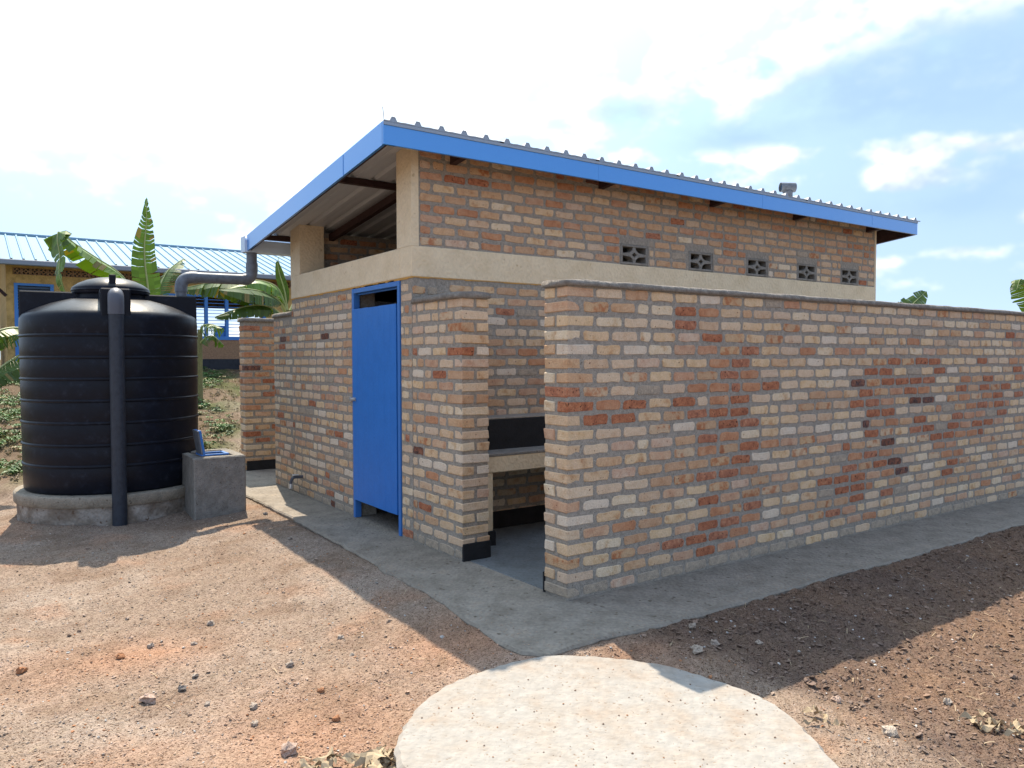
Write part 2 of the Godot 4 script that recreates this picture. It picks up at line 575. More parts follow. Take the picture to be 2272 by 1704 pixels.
	M.stone_orange = mat(lin(0.38, 0.18, 0.09), 0.95, grain, nrm_mid, 5.0, 0.9)
	M.stone_pale = mat(lin(0.45, 0.38, 0.31), 0.95, grain, nrm_mid, 5.0, 0.9)
	M.stone_dark = mat(lin(0.20, 0.18, 0.165), 0.95, grain, nrm_mid, 5.0, 0.9)
	M.leaf = mat(lin(0.05, 0.13, 0.022), 0.5)
	M.leaf.cull_mode = BaseMaterial3D.CULL_DISABLED
	M.leaf.backlight_enabled = true
	M.leaf.backlight = lin(0.40, 0.44, 0.03)
	M.leaf.vertex_color_use_as_albedo = true
	M.leaf.albedo_color = Color.WHITE
	M.midrib = mat(lin(0.30, 0.33, 0.13), 0.5)
	M.stem = mat(lin(0.20, 0.19, 0.08), 0.8, grime, null, 3.0)
	M.dry = mat(lin(0.38, 0.295, 0.19), 0.9)
	M.dry.cull_mode = BaseMaterial3D.CULL_DISABLED
	M.plant = mat(Color.WHITE, 0.6)
	M.plant.vertex_color_use_as_albedo = true
	M.plant.cull_mode = BaseMaterial3D.CULL_DISABLED
	M.plant.backlight_enabled = true
	M.plant.backlight = lin(0.10, 0.16, 0.03)
	# school
	M.school_wall = mat(lin(0.54, 0.35, 0.13), 0.92, grime, nrm_fine, 0.6, 0.4)
	M.school_brick = mat(lin(0.26, 0.17, 0.12), 0.95, T.mortar, nrm_mid, 1.5, 1.0)
	M.school_brick.albedo_color = Color(1.0, 0.84, 0.72)
	M.school_roof = mat(lin(0.175, 0.30, 0.40), 0.7)
	M.school_roof.metallic_specular = 0.25
	M.school_plinth = mat(lin(0.03, 0.032, 0.04), 0.8, grime)
	M.school_blue = mat(lin(0.05, 0.19, 0.52), 0.5)
	M.louvre = mat(lin(0.04, 0.07, 0.12), 0.5)
	M.eave = mat(lin(0.20, 0.23, 0.28), 0.5)
	M.tile = mat(lin(0.11, 0.06, 0.045), 0.9, grime, nrm_mid, 1.5)


# ---------------------------------------------------------------- bricks
func brick_slab(length: float, height: float, sd: int) -> ArrayMesh:
	# the visible face of a hand-moulded brick: an uneven outline, proud of the mortar, edges rounded into it
	var g := RandomNumberGenerator.new()
	g.seed = sd
	var st := begin()
	var hx := length * 0.5
	var hy := height * 0.5
	var cut := 0.011
	var out: Array = []
	var raw := [Vector2(-hx, -hy + cut), Vector2(-hx + cut, -hy), Vector2(-hx * 0.33, -hy), Vector2(hx * 0.33, -hy), Vector2(hx - cut, -hy), Vector2(hx, -hy + cut),
		Vector2(hx, hy - cut), Vector2(hx - cut, hy), Vector2(hx * 0.33, hy), Vector2(-hx * 0.33, hy), Vector2(-hx + cut, hy), Vector2(-hx, hy - cut)]
	for v in raw:
		out.append(v + Vector2(g.randf_range(-0.004, 0.004), g.randf_range(-0.0042, 0.0042)))
	var inner: Array = []
	for v: Vector2 in out:
		inner.append(Vector3(v.x - signf(v.x) * 0.0045, v.y - signf(v.y) * 0.004, 0.0042 + g.randf_range(-0.0008, 0.0008)))
	var n := out.size()
	var c := Vector3(0, 0, 0.0052)
	for k in n:
		var k2 := (k + 1) % n
		tri(st, c, inner[k], inner[k2], Vector3.BACK)
		var a := Vector3(out[k].x, out[k].y, -0.003)
		var b := Vector3(out[k2].x, out[k2].y, -0.003)
		quad(st, a, b, inner[k2], inner[k], (a + b) * 0.5 + Vector3.BACK * 0.01)
	return done(st)


func brick_block(size: Vector3, sd: int) -> ArrayMesh:
	# a whole brick that shows two faces at a corner, standing 4 mm proud; origin at its centre
	var g := RandomNumberGenerator.new()
	g.seed = sd
	var st := begin()
	var hs := size * 0.5
	var v: Array = []
	for k in 8:
		v.append(Vector3(hs.x * (1 if k & 1 else -1), hs.y * (1 if k & 2 else -1), hs.z * (1 if k & 4 else -1)) + Vector3(g.randf_range(-0.004, 0.004), g.randf_range(-0.004, 0.004), g.randf_range(-0.004, 0.004)))
	var ch := 0.005
	var face := func(ids: Array, axis: int, sgn: float) -> Array:
		var o: Array = []
		for id in ids:
			var q: Vector3 = v[id]
			for a in 3:
				if a != axis:
					q[a] -= signf(q[a]) * ch
			o.append(q)
		return o
	var F := {}
	var defs := [[0, -1.0, [0, 2, 6, 4]], [0, 1.0, [1, 3, 7, 5]], [1, -1.0, [0, 1, 5, 4]], [1, 1.0, [2, 3, 7, 6]], [2, -1.0, [0, 1, 3, 2]], [2, 1.0, [4, 5, 7, 6]]]
	for d in defs:
		var q: Array = face.call(d[2], d[0], d[1])
		var n := Vector3.ZERO
		n[d[0]] = d[1]
		quad(st, q[0], q[1], q[2], q[3], n)
		for k in 4:
			F[str(d[0]) + "_" + str(d[2][k])] = q[k]
	for e in [[0, 1, 1, 2], [2, 3, 1, 2], [4, 5, 1, 2], [6, 7, 1, 2], [0, 2, 0, 2], [1, 3, 0, 2], [4, 6, 0, 2], [5, 7, 0, 2], [0, 4, 0, 1], [1, 5, 0, 1], [2, 6, 0, 1], [3, 7, 0, 1]]:
		var a: Vector3 = F[str(e[2]) + "_" + str(e[0])]
		var b: Vector3 = F[str(e[2]) + "_" + str(e[1])]
		var c: Vector3 = F[str(e[3]) + "_" + str(e[1])]
		var d: Vector3 = F[str(e[3]) + "_" + str(e[0])]
		quad(st, a, b, c, d, (a + b + c + d))
	for k in 8:
		tri(st, F["0_" + str(k)], F["1_" + str(k)], F["2_" + str(k)], v[k])
	return done(st)


func make_brick_meshes() -> void:
	for k in 8:
		stretchers.append(brick_slab(0.202, 0.0612, 100 + k))
	for k in 5:
		headers.append(brick_slab(0.098, 0.0612, 200 + k))
	for k in 4:
		blocks.append([brick_block(Vector3(0.205, 0.0612, 0.102), 300 + k), brick_block(Vector3(0.102, 0.0612, 0.224), 320 + k)])


# pick a kind of brick: weights over cream, pale, tan, mottled, orange, red, dark, pink
func pick(weights: Array) -> Material:
	var total := 0.0
	for w in weights:
		total += w
	var r := rng.randf() * total
	for k in weights.size():
		r -= weights[k]
		if r <= 0.0:
			return brick_mats[k][rng.randi() % 4]
	return brick_mats[0][0]


# lays one face of brickwork into the list; u runs along the wall, n out of it
func lay(list: Array, origin: Vector3, u: Vector3, n: Vector3, length: float, rows: int, palette: Callable, opt := {}) -> void:
	var basis := Basis(u, Vector3.UP, n)
	if u.cross(Vector3.UP).dot(n) < 0.0:
		basis = Basis(-u, Vector3.UP, n)
	var first: Array = opt.get("first", [0.0, 0.1125])
	var last: Array = opt.get("last", [length, length])
	var holes: Array = opt.get("holes", [])
	var mix: float = opt.get("headers", 0.06)
	for r in rows:
		var y0 := COURSE * (r + 0.5)
		var s: float = first[r % 2]
		var stop: float = last[r % 2]
		while s < stop - 0.04:
			var head := rng.randf() < mix
			var y := y0 + n_tone.get_noise_2d(s * 0.9, r * 7.0) * 0.006 + rng.randf_range(-0.0012, 0.0012)
			var L := 0.098 if head else 0.202 + rng.randf_range(-0.009, 0.009)
			if s == first[r % 2] and opt.has("half"):
				L = 0.202 if r % 2 == 0 else 0.098
			if s + L > stop - 0.004:
				L = stop - s - 0.004
			elif stop - (s + L) < 0.05:
				L = (stop - s) * 0.5
			if L < 0.03:
				break
			var cx := s + L * 0.5
			var clear := true
			for q: Rect2 in holes:
				if q.grow(0.012).intersects(Rect2(s, y - 0.03, L, 0.06)):
					# cut the brick at the hole where enough is left
					if s < q.position.x - 0.05 and s + L < q.end.x:
						L = q.position.x - 0.014 - s
						cx = s + L * 0.5
					elif s + L > q.end.x + 0.05 and s > q.position.x:
						var e := s + L
						var s2 := q.end.x + 0.014
						cx = (s2 + e) * 0.5
						list.append(rec(origin, u, basis, cx, y, e - s2, palette))
						clear = false
					else:
						clear = false
					break
			if clear:
				list.append(rec(origin, u, basis, cx, y, L, palette))
			s += maxf(L, 0.03) + 0.0225 + rng.randf_range(-0.003, 0.003)


func rec(origin: Vector3, u: Vector3, basis: Basis, cx: float, y: float, L: float, palette: Callable) -> Dictionary:
	var whole := L > 0.14
	var m: Mesh = stretchers[rng.randi() % stretchers.size()] if whole else headers[rng.randi() % headers.size()]
	var b := basis.rotated(basis.z, rng.randf_range(-0.012, 0.012))
	b.x *= L / (0.202 if whole else 0.098)
	b.y *= rng.randf_range(0.95, 1.04)
	if rng.randf() < 0.5:
		b.x = -b.x; b.y = -b.y
	var p := origin + u * cx + Vector3.UP * y + basis.z * rng.randf_range(-0.0012, 0.0012)
	return {"mesh": m, "xf": Transform3D(b, p), "mat": M.smeared if rng.randf() < 0.018 else palette.call(cx, y), "area": L * 0.065, "n": basis.z}


# corner bricks of a wall end: along runs into the wall, across over its end face
func lay_end(list: Array, corner: Vector3, along: Vector3, across: Vector3, rows: int, palette: Callable, end_n: Vector3) -> void:
	for r in rows:
		var y := COURSE * (r + 0.5)
		if r % 2 == 1:
			for side in 2:
				var off := 0.047 if side == 0 else 0.173
				var b := Basis(along, Vector3.UP, along.cross(Vector3.UP))
				if rng.randf() < 0.5:
					b = Basis(-along, Vector3.UP, -along.cross(Vector3.UP))
				list.append({"mesh": blocks[rng.randi() % 4][0], "xf": Transform3D(b, corner + along * 0.098 + across * off + Vector3.UP * y), "mat": palette.call(0.1, y), "area": 0.02 if side == 0 else 0.006, "n": end_n})
		else:
			var b := Basis(along, Vector3.UP, across) if along.cross(Vector3.UP).dot(across) > 0.0 else Basis(-along, Vector3.UP, across)
			list.append({"mesh": blocks[rng.randi() % 4][1], "xf": Transform3D(b, corner + along * 0.047 + across * 0.11 + Vector3.UP * y), "mat": palette.call(0.05, y), "area": 0.02, "n": end_n})


# the bricks that show largest become parts, the rest one joined part
func set_bricks(parent: Node3D, list: Array, most := 300) -> void:
	for d in list:
		var v: Vector3 = d.xf.origin - EYE
		var f := -v.normalized().dot(d.n)
		d.size = d.area * maxf(f, 0.0 if d.n.dot(v) > 0.0 else 0.05) / v.length_squared()
		if d.has("hidden"):
			d.size *= 0.001
	list.sort_custom(func(a, b): return a.size > b.size)
	var rest := {}
	for k in list.size():
		var d: Dictionary = list[k]
		if k < most and d.size > 0.0:
			part(parent, "brick", d.mesh, d.mat, d.xf)
		else:
			if not rest.has(d.mat):
				rest[d.mat] = SurfaceTool.new()
				rest[d.mat].begin(Mesh.PRIMITIVE_TRIANGLES)
			rest[d.mat].append_from(d.mesh, 0, d.xf)
	if rest.is_empty():
		return
	var am := ArrayMesh.new()
	for m in rest:
		rest[m].commit(am)
		am.surface_set_material(am.get_surface_count() - 1, m)
	var o := part(parent, "brickwork", am, null)
	o.set_meta("kind", "stuff")


# a hand-trowelled coping along pts (centre line on the wall top), w wide and h high
func coping_mesh(a: Vector3, b: Vector3, w: float, h: float, sd: int) -> ArrayMesh:
	var g := FastNoiseLite.new()
	g.seed = sd
	g.frequency = 1.7
	var st := SurfaceTool.new()
	st.begin(Mesh.PRIMITIVE_TRIANGLES)
	st.set_smooth_group(0)
	var d := (b - a).normalized()
	var side := d.cross(Vector3.UP)
	var n := int(a.distance_to(b) / 0.07) + 2
	var prof := [[-1.0, 0.0], [-1.03, 0.45], [-0.97, 0.8], [-0.85, 0.97], [0.0, 1.06], [0.85, 0.97], [0.97, 0.8], [1.03, 0.45], [1.0, 0.0]]
	var rings: Array = []
	for i in n:
		var t := float(i) / (n - 1)
		var p := a.lerp(b, t)
		var ring: Array = []
		for k in prof.size():
			var j: float = g.get_noise_3d(p.x * 2.0 + k * 3.1, p.y, p.z * 2.0) * 0.009
			var f := 0.94 if i == 0 or i == n - 1 else 1.0
			ring.append(p + side * (prof[k][0] * w * 0.5 * f + j) + Vector3.UP * (prof[k][1] * h * f + j * 0.6 * (1.0 if k > 0 and k < prof.size() - 1 else 0.8)))
		rings.append(ring)
	var m := prof.size()
	for i in n - 1:
		for k in m:
			var k2 := (k + 1) % m
			var c: Vector3 = a.lerp(b, (i + 0.5) / (n - 1)) + Vector3.UP * h * 0.4
			quad(st, rings[i][k], rings[i][k2], rings[i + 1][k2], rings[i + 1][k], (rings[i][k] + rings[i + 1][k2]) * 0.5 - c)
	for e in [[0, -d], [n - 1, d]]:
		var c: Vector3 = (a if e[0] == 0 else b) + Vector3.UP * h * 0.45
		for k in m:
			tri(st, c, rings[e[0]][k], rings[e[0]][(k + 1) % m], e[1])
	st.generate_normals()
	return st.commit()


func blob(x: float, y: float, cx: float, cy: float, sx: float, sy: float) -> float:
	return exp(-pow((x - cx) / sx, 2.0) - pow((y - cy) / sy, 2.0))


# where the red bricks gather on the front wall
func front_palette(x: float, y: float) -> Material:
	if y < COURSE and rng.randf() < 0.6:
		return M.smeared
	var red := 1.2 * blob(x, y, 1.05, 1.75, 0.16, 0.12) + 0.9 * blob(x, y, 1.45, 1.55, 0.35, 0.12) + 1.1 * blob(x, y, 0.5, 1.12, 0.42, 0.1) + 1.1 * blob(x, y, 1.5, 1.2, 0.4, 0.3)
	red += 1.1 * blob(x, y, 1.5, 0.75, 0.25, 0.16) + 1.2 * blob(x, y, 1.5, 0.4, 0.26, 0.28) + 1.1 * blob(x, y, 1.22, 0.2, 0.3, 0.14)
	red += 1.1 * blob(x, y, 3.6, 1.2, 0.45, 0.28) + 1.0 * blob(x, y, 3.3, 0.75, 0.3, 0.3) + 0.9 * blob(x, y, 3.0, 0.35, 0.35, 0.25) + 0.8 * blob(x, y, 5.3, 1.1, 0.7, 0.4) + 0.8 * blob(x, y, 4.6, 0.6, 0.4, 0.4) + 0.6 * blob(x, y, 2.7, 1.5, 0.5, 0.12)
	red = clampf(red + n_tone.get_noise_2d(x * 2.0, y * 3.0) * 0.3, 0.0, 1.0)
	var dk := clampf(1.2 * blob(x, y, 1.35, 1.1, 0.35, 0.14) + blob(x, y, 1.5, 0.8, 0.2, 0.12) + 0.8 * blob(x, y, 3.8, 1.25, 0.4, 0.3) + 0.5 * blob(x, y, 3.4, 0.8, 0.3, 0.3), 0.0, 1.0)
	var f := 1.0 - red
	red = clampf(red * 1.35 - 0.06, 0.0, 1.0)
	f = 1.0 - red
	return pick([4.6 * f + 0.05, 2.0 * f, 1.3 * f + 0.1, 0.4 + 0.5 * red, 0.1 + 1.6 * red, 0.01 + 3.0 * red, 0.004 + 1.9 * dk, 0.8 * f + 0.1])


func grey_palette(x: float, y: float) -> Material:
	var f := clampf(n_tone.get_noise_2d(x * 2.5 + 9.0, y * 3.0) * 1.3 + 0.35, 0.0, 1.0)
	if y < COURSE * 1.2 and rng.randf() < 0.5:
		return M.smeared
	return pick([2.8, 2.4, 1.0, 0.4, 0.6 * f + 0.15, 0.55 * f, 0.25 * f, 1.5])


func warm_palette(x: float, y: float) -> Material:
	var f := clampf(n_tone.get_noise_2d(x * 1.5 + 40.0, y * 4.0) * 1.5 + 0.3, 0.0, 1.0)
	var low := 1.0 - smoothstep(2.4, 2.75, y + 0.25 * n_tone.get_noise_2d(x * 2.0, 5.0))
	return pick([0.5 + 1.6 * low, 0.1 + 0.9 * low, 4.2, 0.25, 1.6 + f, 0.1 + 0.45 * f, 0.06 + 0.08 * f, 0.6])


func bounce_orange_palette(_x: float, y: float) -> Material:
	return pick([1.6 if y < 1.1 else 0.3, 0.1, 2.4, 0.3, 3.0 if y > 1.0 else 1.2, 0.5, 0.05, 0.5])  # orange weights put warm bounced sunlight into the brick colour


# ---------------------------------------------------------------- ground
func ground_height(x: float, z: float) -> float:
	var d := maxf(maxf(-0.6 - x, z - 0.6), maxf(0.0, -7.2 - z))
	var h := -0.016 - 0.062 * smoothstep(0.0, 0.9, d)
	if x > -0.55 and x < 9.0 and z < 0.55 and z > -7.2:
		return -0.13
	h += n_soil.get_noise_2d(x, z) * 0.03 * smoothstep(0.0, 0.5, d)
	var dark := dark_soil(x, z)
	h += n_crumb.get_noise_2d(x, z) * lerpf(0.006, 0.02, dark)
	var back := smoothstep(-6.5, -20.0, z)
	h += clampf((-6.5 - z) / 13.0, 0.0, 1.0) * 1.22 * (0.85 + 0.15 * back)
	if z < -6.0:
		h += n_soil.get_noise_2d(x * 0.7 + 30.0, z * 0.7) * 0.09
	# earth heaped a little against the tank base
	var t := Vector2(x + 1.742, z + 5.11).length()
	h += 0.02 * exp(-pow((t - 0.86) / 0.2, 2.0))
	return h


func dark_soil(x: float, z: float) -> float:
	var d := smoothstep(-0.45, 0.15, x - 0.25 * (z - 0.6) + n_patch.get_noise_2d(x * 2.0, z * 2.0) * 0.5)
	return d * smoothstep(0.3, 0.7, z)


func soil_color(x: float, z: float) -> Color:
	var tan_ := Color(0.282, 0.215, 0.168)
	var pale := Color(0.325, 0.26, 0.212)
	var orange := Color(0.365, 0.21, 0.135)
	var brown := Color(0.145, 0.102, 0.08)
	var n := n_patch.get_noise_2d(x * 1.6, z * 1.6)
	var c := tan_.lerp(pale, smoothstep(-0.1, 0.5, n))
	var o := smoothstep(0.12, 0.5, n_patch.get_noise_2d(x * 2.1 + 50.0, z * 2.1))
	o *= 0.4
	o = maxf(o, 0.9 * exp(-pow((x + 2.35) / 0.5, 2.0) - pow((z + 0.75) / 0.33, 2.0)) * (0.7 + n))
	o = maxf(o, 0.85 * exp(-pow((x + 0.75) / 0.45, 2.0) - pow((z - 0.15) / 0.4, 2.0)))
	o = maxf(o, 0.8 * exp(-pow((x + 0.12) / 0.3, 2.0) - pow((z - 0.78) / 0.14, 2.0)))
	o = maxf(o, 0.7 * exp(-pow((x + 1.75) / 0.5, 2.0) - pow((z - 0.55) / 0.5, 2.0)))
	c = c.lerp(orange, clampf(o, 0.0, 0.9))
	c = c.lerp(Color(0.20, 0.135, 0.095), smoothstep(0.05, 0.45, n_patch.get_noise_2d(x * 3.0 - 20.0, z * 3.0)) * 0.5)
	c = c.lerp(brown.lerp(Color(0.20, 0.13, 0.09), clampf(n + 0.3, 0.0, 1.0)), dark_soil(x, z))
	if z < -6.3:
		var g := smoothstep(-6.3, -8.0, z)
		var path := exp(-pow((x - (0.75 + 0.22 * (-z - 9.0) + 0.25 * sin(z))) / 0.26, 2.0)) * 0.7
		var veg := Color(0.14, 0.10, 0.065).lerp(Color(0.08, 0.10, 0.035), smoothstep(-0.15, 0.3, n_patch.get_noise_2d(x * 1.3, z * 0.9 + 12.0)))
		path *= smoothstep(-16.0, -10.5, z)
		c = c.lerp(veg.lerp(pale, clampf(path, 0.0, 1.0)), g * 0.9)
	var f := 1.0 + n_crumb.get_noise_2d(x * 1.7, z * 1.7) * 0.25
	return Color(c.r * f, c.g * f, c.b * f)


func build_ground() -> void:
	var xs: Array = []
	var zs: Array = []
	var x := -3.6
	while x < 4.6:
		xs.append(x); x += 0.032
	var step := 0.05
	while x < 420.0:
		xs.append(x); step *= 1.13; x += step
	x = -3.6; step = 0.05
	while x > -420.0:
		x -= step; step *= 1.13
		xs.push_front(x)
	var z := -6.4
	while z < 3.0:
		zs.append(z); z += 0.032
	step = 0.06
	while z < 60.0:
		zs.append(z); step *= 1.2; z += step
	z = -6.4; step = 0.06
	while z > -420.0:
		z -= step; step *= 1.035
		zs.push_front(z)
	var nx := xs.size()
	var nz := zs.size()
	var v := PackedVector3Array(); v.resize(nx * nz)
	var col := PackedColorArray(); col.resize(nx * nz)
	for j in nz:
		for i in nx:
			v[j * nx + i] = Vector3(xs[i], ground_height(xs[i], zs[j]), zs[j])
			col[j * nx + i] = soil_color(xs[i], zs[j])
	var nor := PackedVector3Array(); nor.resize(nx * nz)
	for j in nz:
		for i in nx:
			var a := v[j * nx + mini(i + 1, nx - 1)] - v[j * nx + maxi(i - 1, 0)]
			var b := v[mini(j + 1, nz - 1) * nx + i] - v[maxi(j - 1, 0) * nx + i]
			nor[j * nx + i] = b.cross(a).normalized()
	var idx := PackedInt32Array(); idx.resize((nx - 1) * (nz - 1) * 6)
	var q := 0
	for j in nz - 1:
		for i in nx - 1:
			var a := j * nx + i
			idx[q] = a; idx[q + 1] = a + 1; idx[q + 2] = a + nx
			idx[q + 3] = a + 1; idx[q + 4] = a + nx + 1; idx[q + 5] = a + nx
			q += 6
	var arr := []
	arr.resize(Mesh.ARRAY_MAX)
	arr[Mesh.ARRAY_VERTEX] = v
	arr[Mesh.ARRAY_NORMAL] = nor
	arr[Mesh.ARRAY_COLOR] = col
	arr[Mesh.ARRAY_INDEX] = idx
	var am := ArrayMesh.new()
	am.add_surface_from_arrays(Mesh.PRIMITIVE_TRIANGLES, arr)
	struct("ground", am, M.soil)


func extrude_polygon(poly: PackedVector2Array, y0: float, y1: float, bevel := 0.012) -> ArrayMesh:
	var st := begin()
	var inner := PackedVector2Array()
	var n := poly.size()
	for k in n:
		var t := (poly[(k + 1) % n] - poly[(k + n - 1) % n]).normalized()
		var nn := Vector2(t.y, -t.x)
		inner.append(poly[k] - nn * bevel if Geometry2D.is_point_in_polygon(poly[k] - nn * bevel, poly) else poly[k] + nn * bevel)
	var ids := Geometry2D.triangulate_polygon(inner)
	for k in range(0, ids.size(), 3):
		var a := inner[ids[k]]; var b := inner[ids[k + 1]]; var c := inner[ids[k + 2]]
		tri(st, Vector3(a.x, y1, a.y), Vector3(b.x, y1, b.y), Vector3(c.x, y1, c.y), Vector3.UP)
	for k in n:
		var k2 := (k + 1) % n
		var o := (poly[k] - inner[k]) + (poly[k2] - inner[k2])
		var ov := Vector3(o.x, 0, o.y)
		quad(st, Vector3(inner[k].x, y1, inner[k].y), Vector3(inner[k2].x, y1, inner[k2].y), Vector3(poly[k2].x, y1 - bevel, poly[k2].y), Vector3(poly[k].x, y1 - bevel, poly[k].y), ov + Vector3.UP * 0.01)
		quad(st, Vector3(poly[k].x, y1 - bevel, poly[k].y), Vector3(poly[k2].x, y1 - bevel, poly[k2].y), Vector3(poly[k2].x, y0, poly[k2].y), Vector3(poly[k].x, y0, poly[k].y), ov)
	return done(st)


func build_pavement() -> void:
	var p := PackedVector2Array()
	var g := RandomNumberGenerator.new()
	g.seed = 12
	var z := -7.6
	while z < 0.5:
		var e := lerpf(-0.55, -0.68, smoothstep(-2.0, 0.5, z))
		p.append(Vector2(e + n_crumb.get_noise_1d(z * 0.12) * 0.05 + g.randf_range(-0.008, 0.008), z))
		z += 0.09
	var x := -0.60
	while x < 9.6:
		p.append(Vector2(x, 0.605 + n_crumb.get_noise_1d(x * 0.12 + 80.0) * 0.04 + g.randf_range(-0.008, 0.008)))
		x += 0.09
	p.append(Vector2(9.6, -7.6))
	struct("pavement", extrude_polygon(p, -0.14, 0.0), M.pavement)
	# smooth screed between the building and its screen walls
	var q := PackedVector2Array([Vector2(0.0, -1.1), Vector2(0.02, -0.23), Vector2(9.0, -0.23), Vector2(9.0, -1.87), Vector2(0.2, -1.87), Vector2(0.18, -1.1)])
	struct("corridor_floor", extrude_polygon(q, -0.02, 0.005, 0.004), M.corridor)


func build_cover_slab() -> void:
	var c := Vector2(-0.93, 1.42)
	# angle in degrees and radius of the cast edge
	var seen := PackedVector2Array()
	var g := RandomNumberGenerator.new()
	g.seed = 4
	for k in 150:
		var a := TAU * k / 150.0
		var w := 0.045 * cos(2.0 * a + 2.8) + 0.012 * sin(5.0 * a + 1.0) + 0.008 * sin(9.0 * a)
		var r := 0.828 + w * 0.9 + g.randf_range(-0.006, 0.006)
		seen.append(c + Vector2(cos(a), sin(a)) * r)
	var t := thing("concrete_cover", "round pale concrete cover slab lying on bare ground before the brick wall", "concrete slab")
	part(t, "slab", extrude_polygon(seen, -0.16, 0.0, 0.018), M.slab)


# ---------------------------------------------------------------- walls
func build_privacy_wall() -> void:
	var L := 8.4
	var t := thing("brick_wall", "long low brick screen wall with grey coping in the right foreground", "wall")
	part(t, "mortar", box_mesh(Vector3(0.004, -0.12, -0.218), Vector3(L, 1.885, 0.0)), M.mortar)
	var list: Array = []
	var rows := 22
	lay_end(list, Vector3(0, 0, 0), Vector3.RIGHT, Vector3.FORWARD, rows, front_palette, Vector3(0.3, 0, 1))
	lay(list, Vector3(0, 0, 0.0), Vector3.RIGHT, Vector3.BACK, L, rows, front_palette, {"first": [0.123, 0.227], "headers": 0.03})
	lay(list, Vector3(0, 0, -0.218), Vector3.RIGHT, Vector3.FORWARD, 2.6, rows, grey_palette, {"first": [0.123, 0.227]})
	set_bricks(t, list)
	part(t, "coping", coping_mesh(Vector3(-0.018, 1.878, -0.109), Vector3(L, 1.878, -0.109), 0.258, 0.042, 3), M.coping)
	part(t, "skirting", box_mesh(Vector3(-0.006, -0.02, -0.232), Vector3(L, 0.125, -0.2185)), M.black)


func build_stub_wall() -> void:
	var t := thing("brick_wall", "short brick stub wall between the blue door and the passage entrance", "wall")
	part(t, "mortar", box_mesh(Vector3(-0.046, -0.12, -1.877), Vector3(0.17, 1.885, -1.130)), M.mortar)
	var list: Array = []
	lay_end(list, Vector3(-0.046, 0, -1.126), Vector3.FORWARD, Vector3.RIGHT, 22, grey_palette, Vector3(-0.5, 0, 0.8))
	lay(list, Vector3(-0.046, 0, -1.126), Vector3.FORWARD, Vector3.LEFT, 0.752, 22, grey_palette, {"first": [0.123, 0.227], "headers": 0.2})
	lay(list, Vector3(0.17, 0, -1.126), Vector3.FORWARD, Vector3.RIGHT, 0.752, 22, grey_palette, {"first": [0.123, 0.227]})
	set_bricks(t, list)
	part(t, "coping", coping_mesh(Vector3(0.062, 1.878, -1.108), Vector3(0.062, 1.878, -1.876), 0.258, 0.048, 6), M.coping)
	var st := begin()
	add_box(st, Vector3(-0.049, -0.02, -1.134), Vector3(0.185, 0.125, -1.112), 0.003)
	add_box(st, Vector3(0.1695, -0.02, -1.878), Vector3(0.184, 0.123, -1.1345))
	part(t, "skirting", done(st), M.black)


func build_wing_wall() -> void:
	var t := thing("brick_wall", "short brick wing wall continuing the door wall past the roof post", "wall")
	part(t, "mortar", box_mesh(Vector3(-0.046, -0.12, -5.31), Vector3(0.17, 1.925, -4.694)), M.mortar)
	var list: Array = []
	lay(list, Vector3(-0.046, 0, -4.694), Vector3.FORWARD, Vector3.LEFT, 0.616, 22, grey_palette, {"first": [0.0, 0.08], "headers": 0.3})
	set_bricks(t, list)
	part(t, "coping", coping_mesh(Vector3(0.062, 1.915, -4.696), Vector3(0.062, 1.915, -5.33), 0.256, 0.05, 9), M.coping)


func build_far_privacy_wall() -> void:
	var t := thing("brick_wall", "brick screen wall end coloured orange for bounced light, with black base, behind the concrete box", "wall")
	part(t, "mortar", box_mesh(Vector3(-0.026, -0.12, -6.79), Vector3(5.5, 1.935, -6.572)), M.mortar)
	var list: Array = []
	lay_end(list, Vector3(-0.03, 0, -6.568), Vector3.RIGHT, Vector3.FORWARD, 22, bounce_orange_palette, Vector3(-0.3, 0, 0.9))
	lay(list, Vector3(-0.03, 0, -6.572), Vector3.RIGHT, Vector3.BACK, 4.0, 22, bounce_orange_palette, {"first": [0.123, 0.227]})
	for d in list:
		if d.xf.origin.x > 0.7:
			d.hidden = true
	set_bricks(t, list, 120)
	part(t, "coping", coping_mesh(Vector3(-0.05, 1.925, -6.681), Vector3(5.5, 1.925, -6.681), 0.262, 0.05, 14), M.coping)
	part(t, "skirting", box_mesh(Vector3(-0.02, -0.02, -6.5715), Vector3(5.5, 0.125, -6.556)), M.black)


# ---------------------------------------------------------------- the latrine block
func roof_y(z: float) -> float:   # underside of the roof sheets
	return 3.165 + 0.109 * (z + 1.58)


